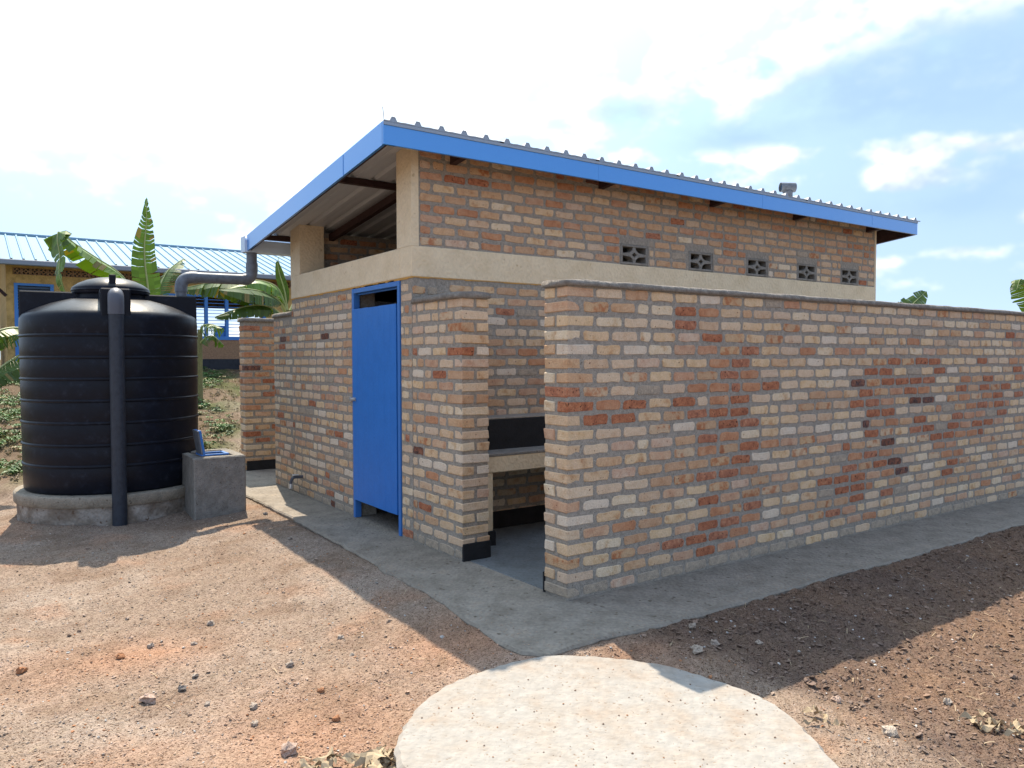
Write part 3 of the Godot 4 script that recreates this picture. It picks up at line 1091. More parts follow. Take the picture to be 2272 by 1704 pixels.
func build_latrine() -> void:
	var t := thing("latrine_building", "brick latrine block with blue trimmed sloping roof and blue door", "building")
	var zf := -1.88
	var zb := -4.69
	var xl := -0.046
	var xr := 6.5
	# mortar cores of the walls
	part(t, "wall", box_mesh(Vector3(xl, -0.12, -2.076), Vector3(0.17, 2.09, zf - 0.002)), M.mortar)
	part(t, "wall", box_mesh(Vector3(xl, -0.12, zb), Vector3(0.17, 2.09, -3.042)), M.mortar)
	part(t, "wall", box_mesh(Vector3(0.1705, -0.12, -2.08), Vector3(xr, 2.09, zf)), M.mortar)
	var st := begin()
	var vx := [2.154, 3.087, 3.989, 4.884, 5.747]
	var vw := 0.366
	var s := 0.012
	for k in vx.size():
		add_box(st, Vector3(s, 2.33, -2.08), Vector3(vx[k], 2.532, zf))
		s = vx[k] + vw
	add_box(st, Vector3(s, 2.33, -2.08), Vector3(xr - 0.03, 2.532, zf))
	add_box(st, Vector3(0.012, 2.532, -2.08), Vector3(xr - 0.03, 3.115, zf))
	part(t, "wall", done(st), M.mortar)
	part(t, "wall", box_mesh(Vector3(0.1705, -0.12, zb), Vector3(xr, 2.80, zb + 0.2)), M.mortar)
	part(t, "wall", box_mesh(Vector3(xr - 0.2, -0.12, zb + 0.2), Vector3(xr, 2.80, -2.0805)), M.mortar)
	st = begin()
	add_prism(st, [Vector2(-zb - 0.2, 2.8), Vector2(2.08, 2.8), Vector2(2.08, roof_y(-2.08)), Vector2(-zb - 0.2, roof_y(zb + 0.2))], xr - 0.2, xr, Transform3D(Basis(Vector3(0, 0, -1), Vector3.UP, Vector3.RIGHT), Vector3.ZERO))
	part(t, "gable", done(st), M.mortar)
	# plaster ring beam and posts, 6 mm proud
	st = begin()
	add_box(st, Vector3(xl - 0.007, 2.092, zf - 0.2), Vector3(xr + 0.007, 2.335, zf + 0.007), 0.006)
	add_box(st, Vector3(xl - 0.007, 2.092, zb - 0.007), Vector3(0.175, 2.335, zf - 0.2005), 0.006)
	add_box(st, Vector3(0.1755, 2.092, zb - 0.007), Vector3(xr + 0.007, 2.334, zb + 0.2))
	part(t, "ring_beam", done(st), M.cream)
	st = begin()
	add_prism(st, [Vector2(1.873, 2.334), Vector2(2.13, 2.334), Vector2(2.13, roof_y(-2.13)), Vector2(1.873, roof_y(-1.873))], xl - 0.0065, 0.0115, Transform3D(Basis(Vector3(0, 0, -1), Vector3.UP, Vector3.RIGHT), Vector3.ZERO))
	add_box(st, Vector3(0.0113, 2.334, -2.129), Vector3(0.17, roof_y(-2.13), -1.885))
	part(t, "post", done(st), M.cream)
	st = begin()
	add_prism(st, [Vector2(4.41, 2.334), Vector2(-zb + 0.006, 2.334), Vector2(-zb + 0.006, roof_y(zb)), Vector2(4.41, roof_y(-4.41))], xl - 0.0065, 0.215, Transform3D(Basis(Vector3(0, 0, -1), Vector3.UP, Vector3.RIGHT), Vector3.ZERO))
	part(t, "post", done(st), M.cream)
	part(t, "post", box_mesh(Vector3(xr - 0.03, 2.334, -2.08), Vector3(xr + 0.006, roof_y(-2.08), zf + 0.006), 0.004), M.cream)
	# ochre paint run along the bottom edge of the beam
	st = begin()
	var z := zf + 0.006
	while z > zb:
		var dz := rng.randf_range(0.03, 0.09)
		add_box(st, Vector3(xl - 0.0045, 2.092 - rng.randf_range(0.004, 0.016), z - dz), Vector3(xl + 0.01, 2.0935, z))
		z -= dz
	var x := xl
	while x < 1.6:
		var dx := rng.randf_range(0.03, 0.09)
		add_box(st, Vector3(x, 2.092 - rng.randf_range(0.002, 0.010), zf - 0.01), Vector3(x + dx, 2.0935, zf + 0.0045))
		x += dx
	part(t, "paint_edge", done(st), M.ochre)
	# bricks
	var list: Array = []
	lay(list, Vector3(xl, 0.0, -3.05), Vector3.FORWARD, Vector3.LEFT, 1.64, 24, grey_palette, {"first": [0.02, 0.02], "half": true, "headers": 0.22})
	lay(list, Vector3(xl, 0.0, zf), Vector3.FORWARD, Vector3.LEFT, 0.192, 24, grey_palette, {"first": [0.004, 0.06], "headers": 0.3})
	var holes: Array = []
	for v in vx:
		holes.append(Rect2(v - 0.013, 2.1, vw, 0.435))
	var up: Array = []
	lay(up, Vector3(0.013, 2.338, zf), Vector3.RIGHT, Vector3.BACK, xr - 0.045, 9, func(px, py): return warm_palette(px, py + 2.33), {"first": [0.012, 0.012], "half": true, "headers": 0.08, "holes": holes.map(func(q): return Rect2(q.position.x, 0.0, q.size.x, 0.194))})
	for d in up:
		list.append(d)
	var low: Array = []
	lay(low, Vector3(0.18, 0.0, zf), Vector3.RIGHT, Vector3.BACK, 6.3, 24, grey_palette, {})
	for d in low:
		if d.xf.origin.x > 3.3 and d.xf.origin.y < 1.7:
			continue
		if d.xf.origin.x > 1.45 or d.xf.origin.x < 0.1:
			d.hidden = true
		list.append(d)
	lay(list, Vector3(xl, 1.945, zf), Vector3.RIGHT, Vector3.BACK, 0.226, 1, grey_palette, {"first": [0.004, 0.004]})
	var inner: Array = []
	lay(inner, Vector3(0.2, 2.338, zb + 0.2), Vector3.RIGHT, Vector3.BACK, 4.0, 5, func(px, py): return warm_palette(px, py + 2.33), {})
	for d in inner:
		d.hidden = true
		list.append(d)
	set_bricks(t, list)
	# vent blocks
	var vm := vent_mesh(vw - 0.006, 0.19)
	for v in vx:
		part(t, "vent_block", vm, M.render, Transform3D(Basis.IDENTITY, Vector3(v + vw * 0.5, 2.435, zf - 0.04)))
	# door frame
	st = begin()
	var F := Transform3D(Basis(Vector3(0, 0, -1), Vector3.UP, Vector3.LEFT), Vector3(xl, 0, 0))   # u along the wall (= -z), out of it towards -x
	add_box(st, Vector3(2.083, 0.0, -0.05), Vector3(2.123, 2.075, 0.012), 0.003, F)
	add_box(st, Vector3(3.0, 0.0, -0.05), Vector3(3.04, 2.075, 0.012), 0.003, F)
	add_box(st, Vector3(2.1235, 2.035, -0.05), Vector3(2.9995, 2.075, 0.012), 0.003, F)
	add_box(st, Vector3(2.124, 2.02, -0.048), Vector3(2.999, 2.0345, -0.03), 0.003, F)
	part(t, "door_frame", done(st), M.blue_frame)
	# leaf of upright boards
	var leaf := MeshInstance3D.new()
	leaf.name = "door"
	st = begin()
	add_box(st, Vector3(2.15, 0.30, -0.03), Vector3(3.01, 0.38, -0.012), 0.002, F)
	add_box(st, Vector3(2.15, 1.70, -0.03), Vector3(3.01, 1.78, -0.012), 0.002, F)
	leaf.mesh = done(st)
	leaf.material_override = M.blue_door
	t.add_child(leaf)
	var bw := (3.025 - 2.142) / 8.0
	for k in 8:
		var u0 := 2.142 + bw * k
		var bm := begin()
		add_box(bm, Vector3(u0 + 0.0003, 0.165 + rng.randf_range(-0.001, 0.001), -0.0115), Vector3(u0 + bw - 0.0003, 1.893 + rng.randf_range(-0.0015, 0.0015), 0.0155 + rng.randf_range(-0.0005, 0.0005)), 0.0014, F)
		part(leaf, "plank", done(bm), M.blue_door)
	st = begin()
	add_box(st, Vector3(2.955, 1.065, 0.0165), Vector3(3.055, 1.095, 0.02), 0.001, F)
	add_tube(st, [F * Vector3(2.945, 1.08, 0.028), F * Vector3(3.075, 1.08, 0.028)], 0.007, 8)
	add_box(st, Vector3(3.04, 1.06, 0.0125), Vector3(3.068, 1.10, 0.034), 0.002, F)
	part(leaf, "bolt", done(st), M.steel)
	build_roof(t)


func vent_mesh(w: float, h: float) -> ArrayMesh:
	var st := begin()
	var a := w * 0.5
	var b := h * 0.5
	var e := 0.03
	var z0 := -0.04
	var z1 := 0.04
	add_box(st, Vector3(-a, -b, z0), Vector3(a, -b + e * 0.75, z1 + 0.002), 0.003)
	add_box(st, Vector3(-a, b - e * 0.75, z0), Vector3(a, b, z1 + 0.002), 0.003)
	add_box(st, Vector3(-a, -b + e * 0.75, z0), Vector3(-a + e, b - e * 0.75, z1), 0.003)
	add_box(st, Vector3(a - e, -b + e * 0.75, z0), Vector3(a, b - e * 0.75, z1), 0.003)
	var iw := a - e
	var ih := b - e * 0.75
	for s in [-1.0, 1.0]:
		add_prism(st, [Vector2(s * iw, -0.012), Vector2(s * iw, 0.012), Vector2(s * 0.055, 0.020), Vector2(s * 0.055, -0.020)], z0, z1 - 0.003)
		add_prism(st, [Vector2(-0.016, s * ih), Vector2(0.016, s * ih), Vector2(0.026, s * 0.036), Vector2(-0.026, s * 0.036)], z0, z1 - 0.004)
	var o := [Vector2(0.085, 0), Vector2(0, 0.058), Vector2(-0.085, 0), Vector2(0, -0.058)]
	var q := [Vector2(0.032, 0), Vector2(0, 0.026), Vector2(-0.032, 0), Vector2(0, -0.026)]
	for k in 4:
		var k2 := (k + 1) % 4
		add_prism(st, [o[k], o[k2], q[k2], q[k]], z0, z1 - 0.001)
	# dark back where the hole ends in the wall
	return done(st)


func build_roof(t: Node3D) -> void:
	var x0 := -0.425
	var x1 := 6.925
	var zf := -1.58
	var zl := -5.0
	# trapezoid rib sheeting; one sheet per metre of width
	var rib := 0.2
	var x := x0 + 0.005
	var first := true
	while x < x1:
		var xe := minf(x + 1.0, x1 + 0.05)
		var prof: Array = []
		var s := x
		while s < xe - 0.001:
			var c := s + 0.07
			prof.append(Vector2(s, 0.0))
			for q in [[-0.03, 0.0], [-0.014, 0.030], [0.014, 0.030], [0.03, 0.0], [0.06, -0.0015], [0.095, 0.0015]]:
				if c + q[0] < xe:
					prof.append(Vector2(c + q[0], q[1]))
			s += rib
		prof.append(Vector2(xe + (0.04 if xe < x1 else 0.0), 0.0))
		var st := begin()
		var zz := [zf + 0.012, -3.2, zl - 0.04]
		for k in prof.size() - 1:
			for i in 2:
				var pts: Array = []
				for lay_ in 2:
					var off := 0.0015 * lay_ + (0.0 if first else 0.001)
					for e in [[k, zz[i]], [k + 1, zz[i]], [k + 1, zz[i + 1]], [k, zz[i + 1]]]:
						pts.append(Vector3(prof[e[0]].x, roof_y(e[1]) + prof[e[0]].y + off, e[1]))
				quad(st, pts[4], pts[5], pts[6], pts[7], Vector3.UP)
				quad(st, pts[0], pts[1], pts[2], pts[3], Vector3.DOWN)
				if i == 0:
					quad(st, pts[0], pts[1], pts[5], pts[4], Vector3.BACK)
				else:
					quad(st, pts[3], pts[2], pts[6], pts[7], Vector3.FORWARD)
		part(t, "roof_sheet", done(st), M.sheet)
		var cap := begin()
		for k in prof.size() - 1:
			var ya := roof_y(zf) - 0.006
			quad(cap, Vector3(prof[k].x, ya, zf + 0.0085), Vector3(prof[k + 1].x, ya, zf + 0.0085), Vector3(prof[k + 1].x, roof_y(zf) + 0.003 + prof[k + 1].y * 0.97, zf + 0.0085), Vector3(prof[k].x, roof_y(zf) + 0.003 + prof[k].y * 0.97, zf + 0.0085), Vector3.BACK)
		part(t, "rib_closure", done(cap), M.flashing)
		first = false
		x += 1.0
	# fascias
	part(t, "flashing", box_mesh(Vector3(x0, roof_y(zf) - 0.030, zf + 0.002), Vector3(x1, roof_y(zf) - 0.0065, zf + 0.0075), 0.001), M.flashing)
	var top := roof_y(zf) - 0.006
	part(t, "fascia", box_mesh(Vector3(x0, top - 0.165, zf - 0.022), Vector3(x1, top, zf), 0.003), M.blue_metal)
	for jx in [1.62, 3.86, 5.9]:
		part(t, "fascia_joint", box_mesh(Vector3(jx, top - 0.1665, zf), Vector3(jx + 0.05, top - 0.001, zf + 0.0016), 0.0006), M.blue_metal)
	for sx in [x0 - 0.001, x1 - 0.021]:
		var st := begin()
		var X := Transform3D(Basis(Vector3(0, 0, -1), Vector3.UP, Vector3.RIGHT), Vector3.ZERO)
		var a := roof_y(zf) - 0.005
		var b := roof_y(zl) - 0.005
		add_prism(st, [Vector2(-zf + 0.0225, a - 0.168), Vector2(-zf + 0.0225, a), Vector2(-zl, b), Vector2(-zl, b - 0.168)], sx, sx + 0.022, X)
		# lap joint of two lengths of trim
		if sx < 0.0:
			var zj := 2.35
			var yj := roof_y(-zj) - 0.005
			add_prism(st, [Vector2(zj - 0.03, yj - 0.169), Vector2(zj - 0.03, yj - 0.001), Vector2(zj + 0.005, yj - 0.001), Vector2(zj + 0.005, yj - 0.169)], sx - 0.003, sx, X)
		part(t, "fascia", done(st), M.blue_metal)
	# dark lining boards inside the side fascias
	for sx in [x0 + 0.022, x1 - 0.045]:
		var st := begin()
		var X := Transform3D(Basis(Vector3(0, 0, -1), Vector3.UP, Vector3.RIGHT), Vector3.ZERO)
		add_prism(st, [Vector2(1.604, roof_y(-1.604) - 0.166), Vector2(1.604, roof_y(-1.604) - 0.006), Vector2(4.99, roof_y(-4.99) - 0.006), Vector2(4.99, roof_y(-4.99) - 0.166)], sx, sx + 0.022, X)
		part(t, "lining_board", done(st), M.wood_red)
	# timbers
	for rx in [0.30, 1.88, 3.39, 4.79, 6.27]:
		var st := begin()
		var X := Transform3D(Basis(Vector3(0, 0, -1), Vector3.UP, Vector3.RIGHT), Vector3.ZERO)
		add_prism(st, [Vector2(1.605, roof_y(-1.605) - 0.125), Vector2(1.605, roof_y(-1.605) - 0.055), Vector2(4.97, roof_y(-4.97) - 0.055), Vector2(4.97, roof_y(-4.97) - 0.125)], rx, rx + 0.055, X)
		part(t, "rafter", done(st), M.wood_red)
	for pz in [-1.64, -2.83, -4.93]:
		part(t, "purlin", box_mesh(Vector3(x0 + 0.03, roof_y(pz) - 0.056, pz - 0.03), Vector3(x1 - 0.03, roof_y(pz) - 0.004, pz + 0.03), 0.002), M.wood_red)
	# gutter under the low eave
	var st2 := begin()
	var yb := roof_y(zl) - 0.17
	add_box(st2, Vector3(x0 - 0.02, yb - 0.012, zl - 0.15), Vector3(x1, yb, zl - 0.003))
	add_box(st2, Vector3(x0 - 0.02, yb, zl - 0.15), Vector3(x1, yb + 0.155, zl - 0.142))
	add_box(st2, Vector3(x0 - 0.02, yb, zl - 0.009), Vector3(x1, yb + 0.12, zl - 0.003))
	add_box(st2, Vector3(x0 - 0.026, yb - 0.012, zl - 0.152), Vector3(x0 - 0.0205, yb + 0.157, zl - 0.002))
	part(t, "gutter", done(st2), mat(lin(0.55, 0.66, 0.80), 0.4))
	# stray wire at the roof corner
	part(t, "wire", tube_mesh([Vector3(x0 + 0.004, top, zf + 0.004), Vector3(x0, top + 0.05, zf + 0.004), Vector3(x0 - 0.008, top + 0.10, zf + 0.006)], 0.0022, 6), M.louvre)
	# vent pipe with a tee head
	var v := thing("vent_pipe", "grey tee headed vent pipe standing up through the roof", "vent pipe")
	var base := Vector3(5.457, 3.125, -2.43)
	var head := base + Vector3(0, 0.435, 0)
	part(v, "riser", tube_mesh([base, head - Vector3(0, 0.04, 0)], 0.05, 20), M.pipe_grey)
	st2 = begin()
	var ax := Vector3(0.86, 0.0, 0.5).normalized()
	add_tube(st2, [head - ax * 0.092, head - ax * 0.04, head + ax * 0.04, head + ax * 0.092], 0.059, 24, -1.0, false)
	add_tube(st2, [head + ax * 0.092, head - ax * 0.092], 0.055, 24, -1.0, false)
	for s in [-1.0, 1.0]:
		for k in 24:
			var b := Basis.looking_at(ax, Vector3.UP)
			var a0 := TAU * k / 24.0
			var a1 := TAU * (k + 1) / 24.0
			var d0 := b * Vector3(cos(a0), sin(a0), 0)
			var d1 := b * Vector3(cos(a1), sin(a1), 0)
			var e: Vector3 = head + ax * 0.092 * s
			quad(st2, e + d0 * 0.059, e + d1 * 0.059, e + d1 * 0.055, e + d0 * 0.055, ax * s)
	part(v, "tee", done(st2), M.pipe_grey)
	part(v, "tee_bore_shade", tube_mesh([head - ax * 0.07, head + ax * 0.07], 0.054, 20), M.louvre)  # dark plug standing in for the shade inside the open tee
	part(v, "collar", tube_mesh([head - Vector3(0, 0.12, 0), head - Vector3(0, 0.055, 0)], 0.06, 20), M.pipe_grey)


func build_counter() -> void:
	var t := thing("wash_counter", "cream plastered counter with black splashback inside the passage entrance", "counter")
	part(t, "fascia", box_mesh(Vector3(0.186, 0.565, -1.47), Vector3(2.9, 0.705, -1.39), 0.006), M.cream)
	part(t, "counter_top", box_mesh(Vector3(0.186, 0.69, -1.76), Vector3(2.9, 0.712, -1.385), 0.004), M.render)
	part(t, "pillar", box_mesh(Vector3(0.186, 0.0, -1.86), Vector3(0.39, 0.5645, -1.393), 0.006), M.cream)
	part(t, "skirting", box_mesh(Vector3(0.186, -0.01, -1.87), Vector3(0.405, 0.118, -1.378), 0.003), M.black)
	part(t, "splashback", box_mesh(Vector3(0.186, 0.69, -1.872), Vector3(2.9, 0.955, -1.62), 0.006), M.black)
	part(t, "splashback_top", box_mesh(Vector3(0.186, 0.9555, -1.872), Vector3(2.9, 0.97, -1.622), 0.004), M.mortar)
	part(t, "wall_skirting", box_mesh(Vector3(0.41, -0.01, -1.874), Vector3(2.9, 0.15, -1.858), 0.003), M.black)
	part(t, "pillar", box_mesh(Vector3(2.7, 0.0, -1.86), Vector3(2.895, 0.5645, -1.393), 0.006), M.cream)


# ---------------------------------------------------------------- tank and pipes
func build_tank() -> void:
	var at := Vector3(-1.742, 0, -5.11)
	var p := thing("tank_plinth", "round rough concrete plinth under the black water tank", "plinth", at)
	part(p, "base", lathe([Vector2(0.845, -0.25), Vector2(0.838, -0.03), Vector2(0.842, 0.102)], 72), M.plinth)
	part(p, "rim", lathe([Vector2(0.80, 0.10), Vector2(0.858, 0.10), Vector2(0.858, 0.10), Vector2(0.866, 0.108), Vector2(0.868, 0.185), Vector2(0.858, 0.202), Vector2(0.84, 0.205), Vector2(0.0, 0.205)], 72), M.plinth_rim)
	var t := thing("water_tank", "big black ribbed plastic water tank with domed lid", "water tank", at)
	var prof: Array = [Vector2(0.70, 0.206), Vector2(0.755, 0.206), Vector2(0.772, 0.225)]
	var ys := [0.464, 0.656, 0.861, 1.065, 1.265, 1.464, 1.668]
	for y in ys:
		prof.append(Vector2(0.776 + 0.008 * (y / 1.8), y - 0.03))
		prof.append(Vector2(0.772 + 0.008 * (y / 1.8), y - 0.014))
		prof.append(Vector2(0.772 + 0.008 * (y / 1.8), y + 0.014))
		prof.append(Vector2(0.776 + 0.008 * (y / 1.8), y + 0.03))
	prof.append_array([Vector2(0.784, 1.79), Vector2(0.780, 1.838), Vector2(0.765, 1.872), Vector2(0.73, 1.898), Vector2(0.66, 1.934), Vector2(0.56, 1.977), Vector2(0.46, 2.010), Vector2(0.38, 2.032), Vector2(0.325, 2.043), Vector2(0.325, 2.043), Vector2(0.318, 2.07), Vector2(0.318, 2.10)])
	for k in prof.size():
		prof[k].x *= 1.012
	part(t, "body", lathe(prof, 96), M.tank)
	for y in ys:
		var r: float = (0.776 + 0.008 * (y / 1.8)) * 1.012
		part(t, "ridge", lathe([Vector2(r - 0.006, y - 0.016), Vector2(r + 0.007, y - 0.008), Vector2(r + 0.0085, y), Vector2(r + 0.006, y + 0.009), Vector2(r - 0.006, y + 0.017)], 96), M.tank)
	part(t, "lid", lathe([Vector2(0.30, 2.085), Vector2(0.344, 2.085), Vector2(0.344, 2.085), Vector2(0.350, 2.092), Vector2(0.350, 2.142), Vector2(0.343, 2.155), Vector2(0.29, 2.195), Vector2(0.22, 2.228), Vector2(0.13, 2.252), Vector2(0.05, 2.262), Vector2(0.0, 2.263)], 64), M.tank)
	part(t, "lid_rim", lathe([Vector2(0.335, 2.110), Vector2(0.353, 2.112), Vector2(0.3545, 2.121), Vector2(0.353, 2.13), Vector2(0.335, 2.132)], 64), M.tank)
	var toward := Vector3(EYE.x - at.x, 0, EYE.z - at.z).normalized()
	var front := toward * 0.78 + toward.cross(Vector3.UP) * -0.034
	var face := atan2(front.x, front.z)
	for k in 4:
		var b := Basis(Vector3.UP, face + PI * 0.5 * k)
		part(t, "flange", box_mesh(Vector3(-0.125, 1.72, 0.27), Vector3(0.125, 2.098, 0.781), 0.012), M.tank, Transform3D(b, Vector3.ZERO))
	part(t, "lid_catch", box_mesh(Vector3(-0.03, 2.15, 0.255), Vector3(0.03, 2.268, 0.30), 0.006), M.tank, Transform3D(Basis(Vector3.UP, face), Vector3.ZERO))


func build_pipes() -> void:
	# overflow pipe down the front of the tank
	var d := Vector3(EYE.x + 1.742, 0, EYE.z + 5.11).normalized()
	var c := Vector3(-1.742, 0, -5.11)
	var foot := c + d * 0.852 + d.cross(Vector3.UP) * -0.036
	var o := thing("overflow_pipe", "dark upright pipe with pale elbow on the front of the tank", "pipe")
	part(o, "pipe", tube_mesh([foot + Vector3(0, -0.3, 0), foot + Vector3(0, 1.86, 0)], 0.0635, 28), M.pipe_dark)
	part(o, "elbow", tube_mesh([foot + Vector3(0, 1.855, 0), foot + Vector3(0, 1.92, 0)] + elbow(foot + Vector3(0, 1.935, 0), foot + Vector3(0, 2.035, 0), foot + Vector3(0, 2.035, 0) - d * 0.10, 10) + [foot + Vector3(0, 2.035, 0) - d * 0.16], 0.068, 28), M.pipe_light)
	# rainwater pipe from the gutter into the tank
	var r := thing("rainwater_pipe", "grey rainwater pipe leading from the roof gutter across to the tank", "pipe")
	var z := -5.08
	var g := Vector3(-0.355, 2.62, z)
	part(r, "downpipe", tube_mesh([g, Vector3(-0.355, 2.44, z)], 0.056, 24), M.pipe_grey)
	part(r, "socket", tube_mesh([Vector3(-0.355, 2.50, z), Vector3(-0.355, 2.405, z)], 0.063, 24), M.pipe_grey)
	part(r, "elbow", tube_mesh(elbow(Vector3(-0.355, 2.41, z), Vector3(-0.355, 2.315, z), Vector3(-0.45, 2.313, z)), 0.061, 24), M.pipe_grey)
	part(r, "pipe", tube_mesh([Vector3(-0.40, 2.313, z), Vector3(-0.99, 2.305, z)], 0.056, 24), M.pipe_grey)
	part(r, "elbow", tube_mesh([Vector3(-0.93, 2.306, z)] + elbow(Vector3(-0.97, 2.305, z), Vector3(-1.09, 2.304, z), Vector3(-1.09, 2.19, z)) + [Vector3(-1.09, 2.15, z)], 0.062, 24), M.pipe_grey)
	part(r, "outlet", tube_mesh([Vector3(-1.09, 2.16, z), Vector3(-1.09, 1.96, z)], 0.056, 24), M.pipe_grey)
	# small tap low on the wall
	var w := thing("wall_tap", "small grey tap low on the brick wall beside the concrete box", "tap")
	part(w, "pipe", tube_mesh([Vector3(-0.03, 0.20, -4.40), Vector3(-0.12, 0.20, -4.40)] + elbow(Vector3(-0.13, 0.20, -4.40), Vector3(-0.175, 0.20, -4.40), Vector3(-0.18, 0.13, -4.40), 6), 0.016, 12), M.pipe_light)
	part(w, "spout", tube_mesh([Vector3(-0.18, 0.135, -4.40), Vector3(-0.181, 0.085, -4.40)], 0.021, 12), M.galv)
	part(w, "handle", box_mesh(Vector3(-0.155, 0.218, -4.425), Vector3(-0.095, 0.228, -4.375), 0.003), M.galv)


func build_chamber() -> void:
	var t := thing("valve_box", "square grey cement valve box beside the tank with open lid", "box")
	var st := begin()
	var x0 := -1.22
	var x1 := -0.742
	var z0 := -4.72
	var z1 := -4.03
	add_box(st, Vector3(x0, -0.2, z1 - 0.09), Vector3(x1, 0.519, z1), 0.012)
	add_box(st, Vector3(x0, -0.2, z0), Vector3(x1, 0.519, z0 + 0.09), 0.012)
	add_box(st, Vector3(x0, -0.2, z0 + 0.085), Vector3(x0 + 0.07, 0.517, z1 - 0.085))
	add_box(st, Vector3(x1 - 0.09, -0.2, z0 + 0.085), Vector3(x1 - 0.001, 0.517, z1 - 0.085))
	part(t, "walls", done(st), M.render)
	part(t, "floor", box_mesh(Vector3(x0 + 0.01, -0.2, z0 + 0.01), Vector3(x1 - 0.01, -0.1, z1 - 0.01)), M.render)
	st = begin()
	var a := Vector3(-1.13, 0.521, -4.36)
	var b := Vector3(-0.87, 0.536, -4.14)
	add_box(st, Vector3(a.x, a.y, b.z - 0.03), Vector3(b.x, b.y, b.z), 0.002)
	add_box(st, Vector3(a.x, a.y, a.z), Vector3(b.x, b.y, a.z + 0.03), 0.002)
	add_box(st, Vector3(a.x, a.y, a.z + 0.03), Vector3(a.x + 0.03, b.y - 0.001, b.z - 0.03), 0.002)
	add_box(st, Vector3(b.x - 0.03, a.y, a.z + 0.03), Vector3(b.x, b.y - 0.001, b.z - 0.03), 0.002)
	part(t, "hatch_frame", done(st), M.blue_frame)
	var X := Transform3D(Basis(Vector3(0, 0, 1), deg_to_rad(9.0)), Vector3(a.x + 0.02, 0.535, 0))
	st = begin()
	add_box(st, Vector3(-0.012, 0.0, a.z), Vector3(0.0, 0.23, b.z), 0.002, X)
	part(t, "hatch_lid", done(st), M.pipe_grey)
	st = begin()
	add_box(st, Vector3(0.0005, 0.0, b.z - 0.028), Vector3(0.022, 0.23, b.z), 0.002, X)
	add_box(st, Vector3(0.0005, 0.0, a.z), Vector3(0.022, 0.23, a.z + 0.028), 0.002, X)
	add_box(st, Vector3(0.0005, 0.207, a.z + 0.029), Vector3(0.021, 0.23, b.z - 0.029), 0.002, X)
	part(t, "hatch_lid_rim", done(st), M.blue_frame)


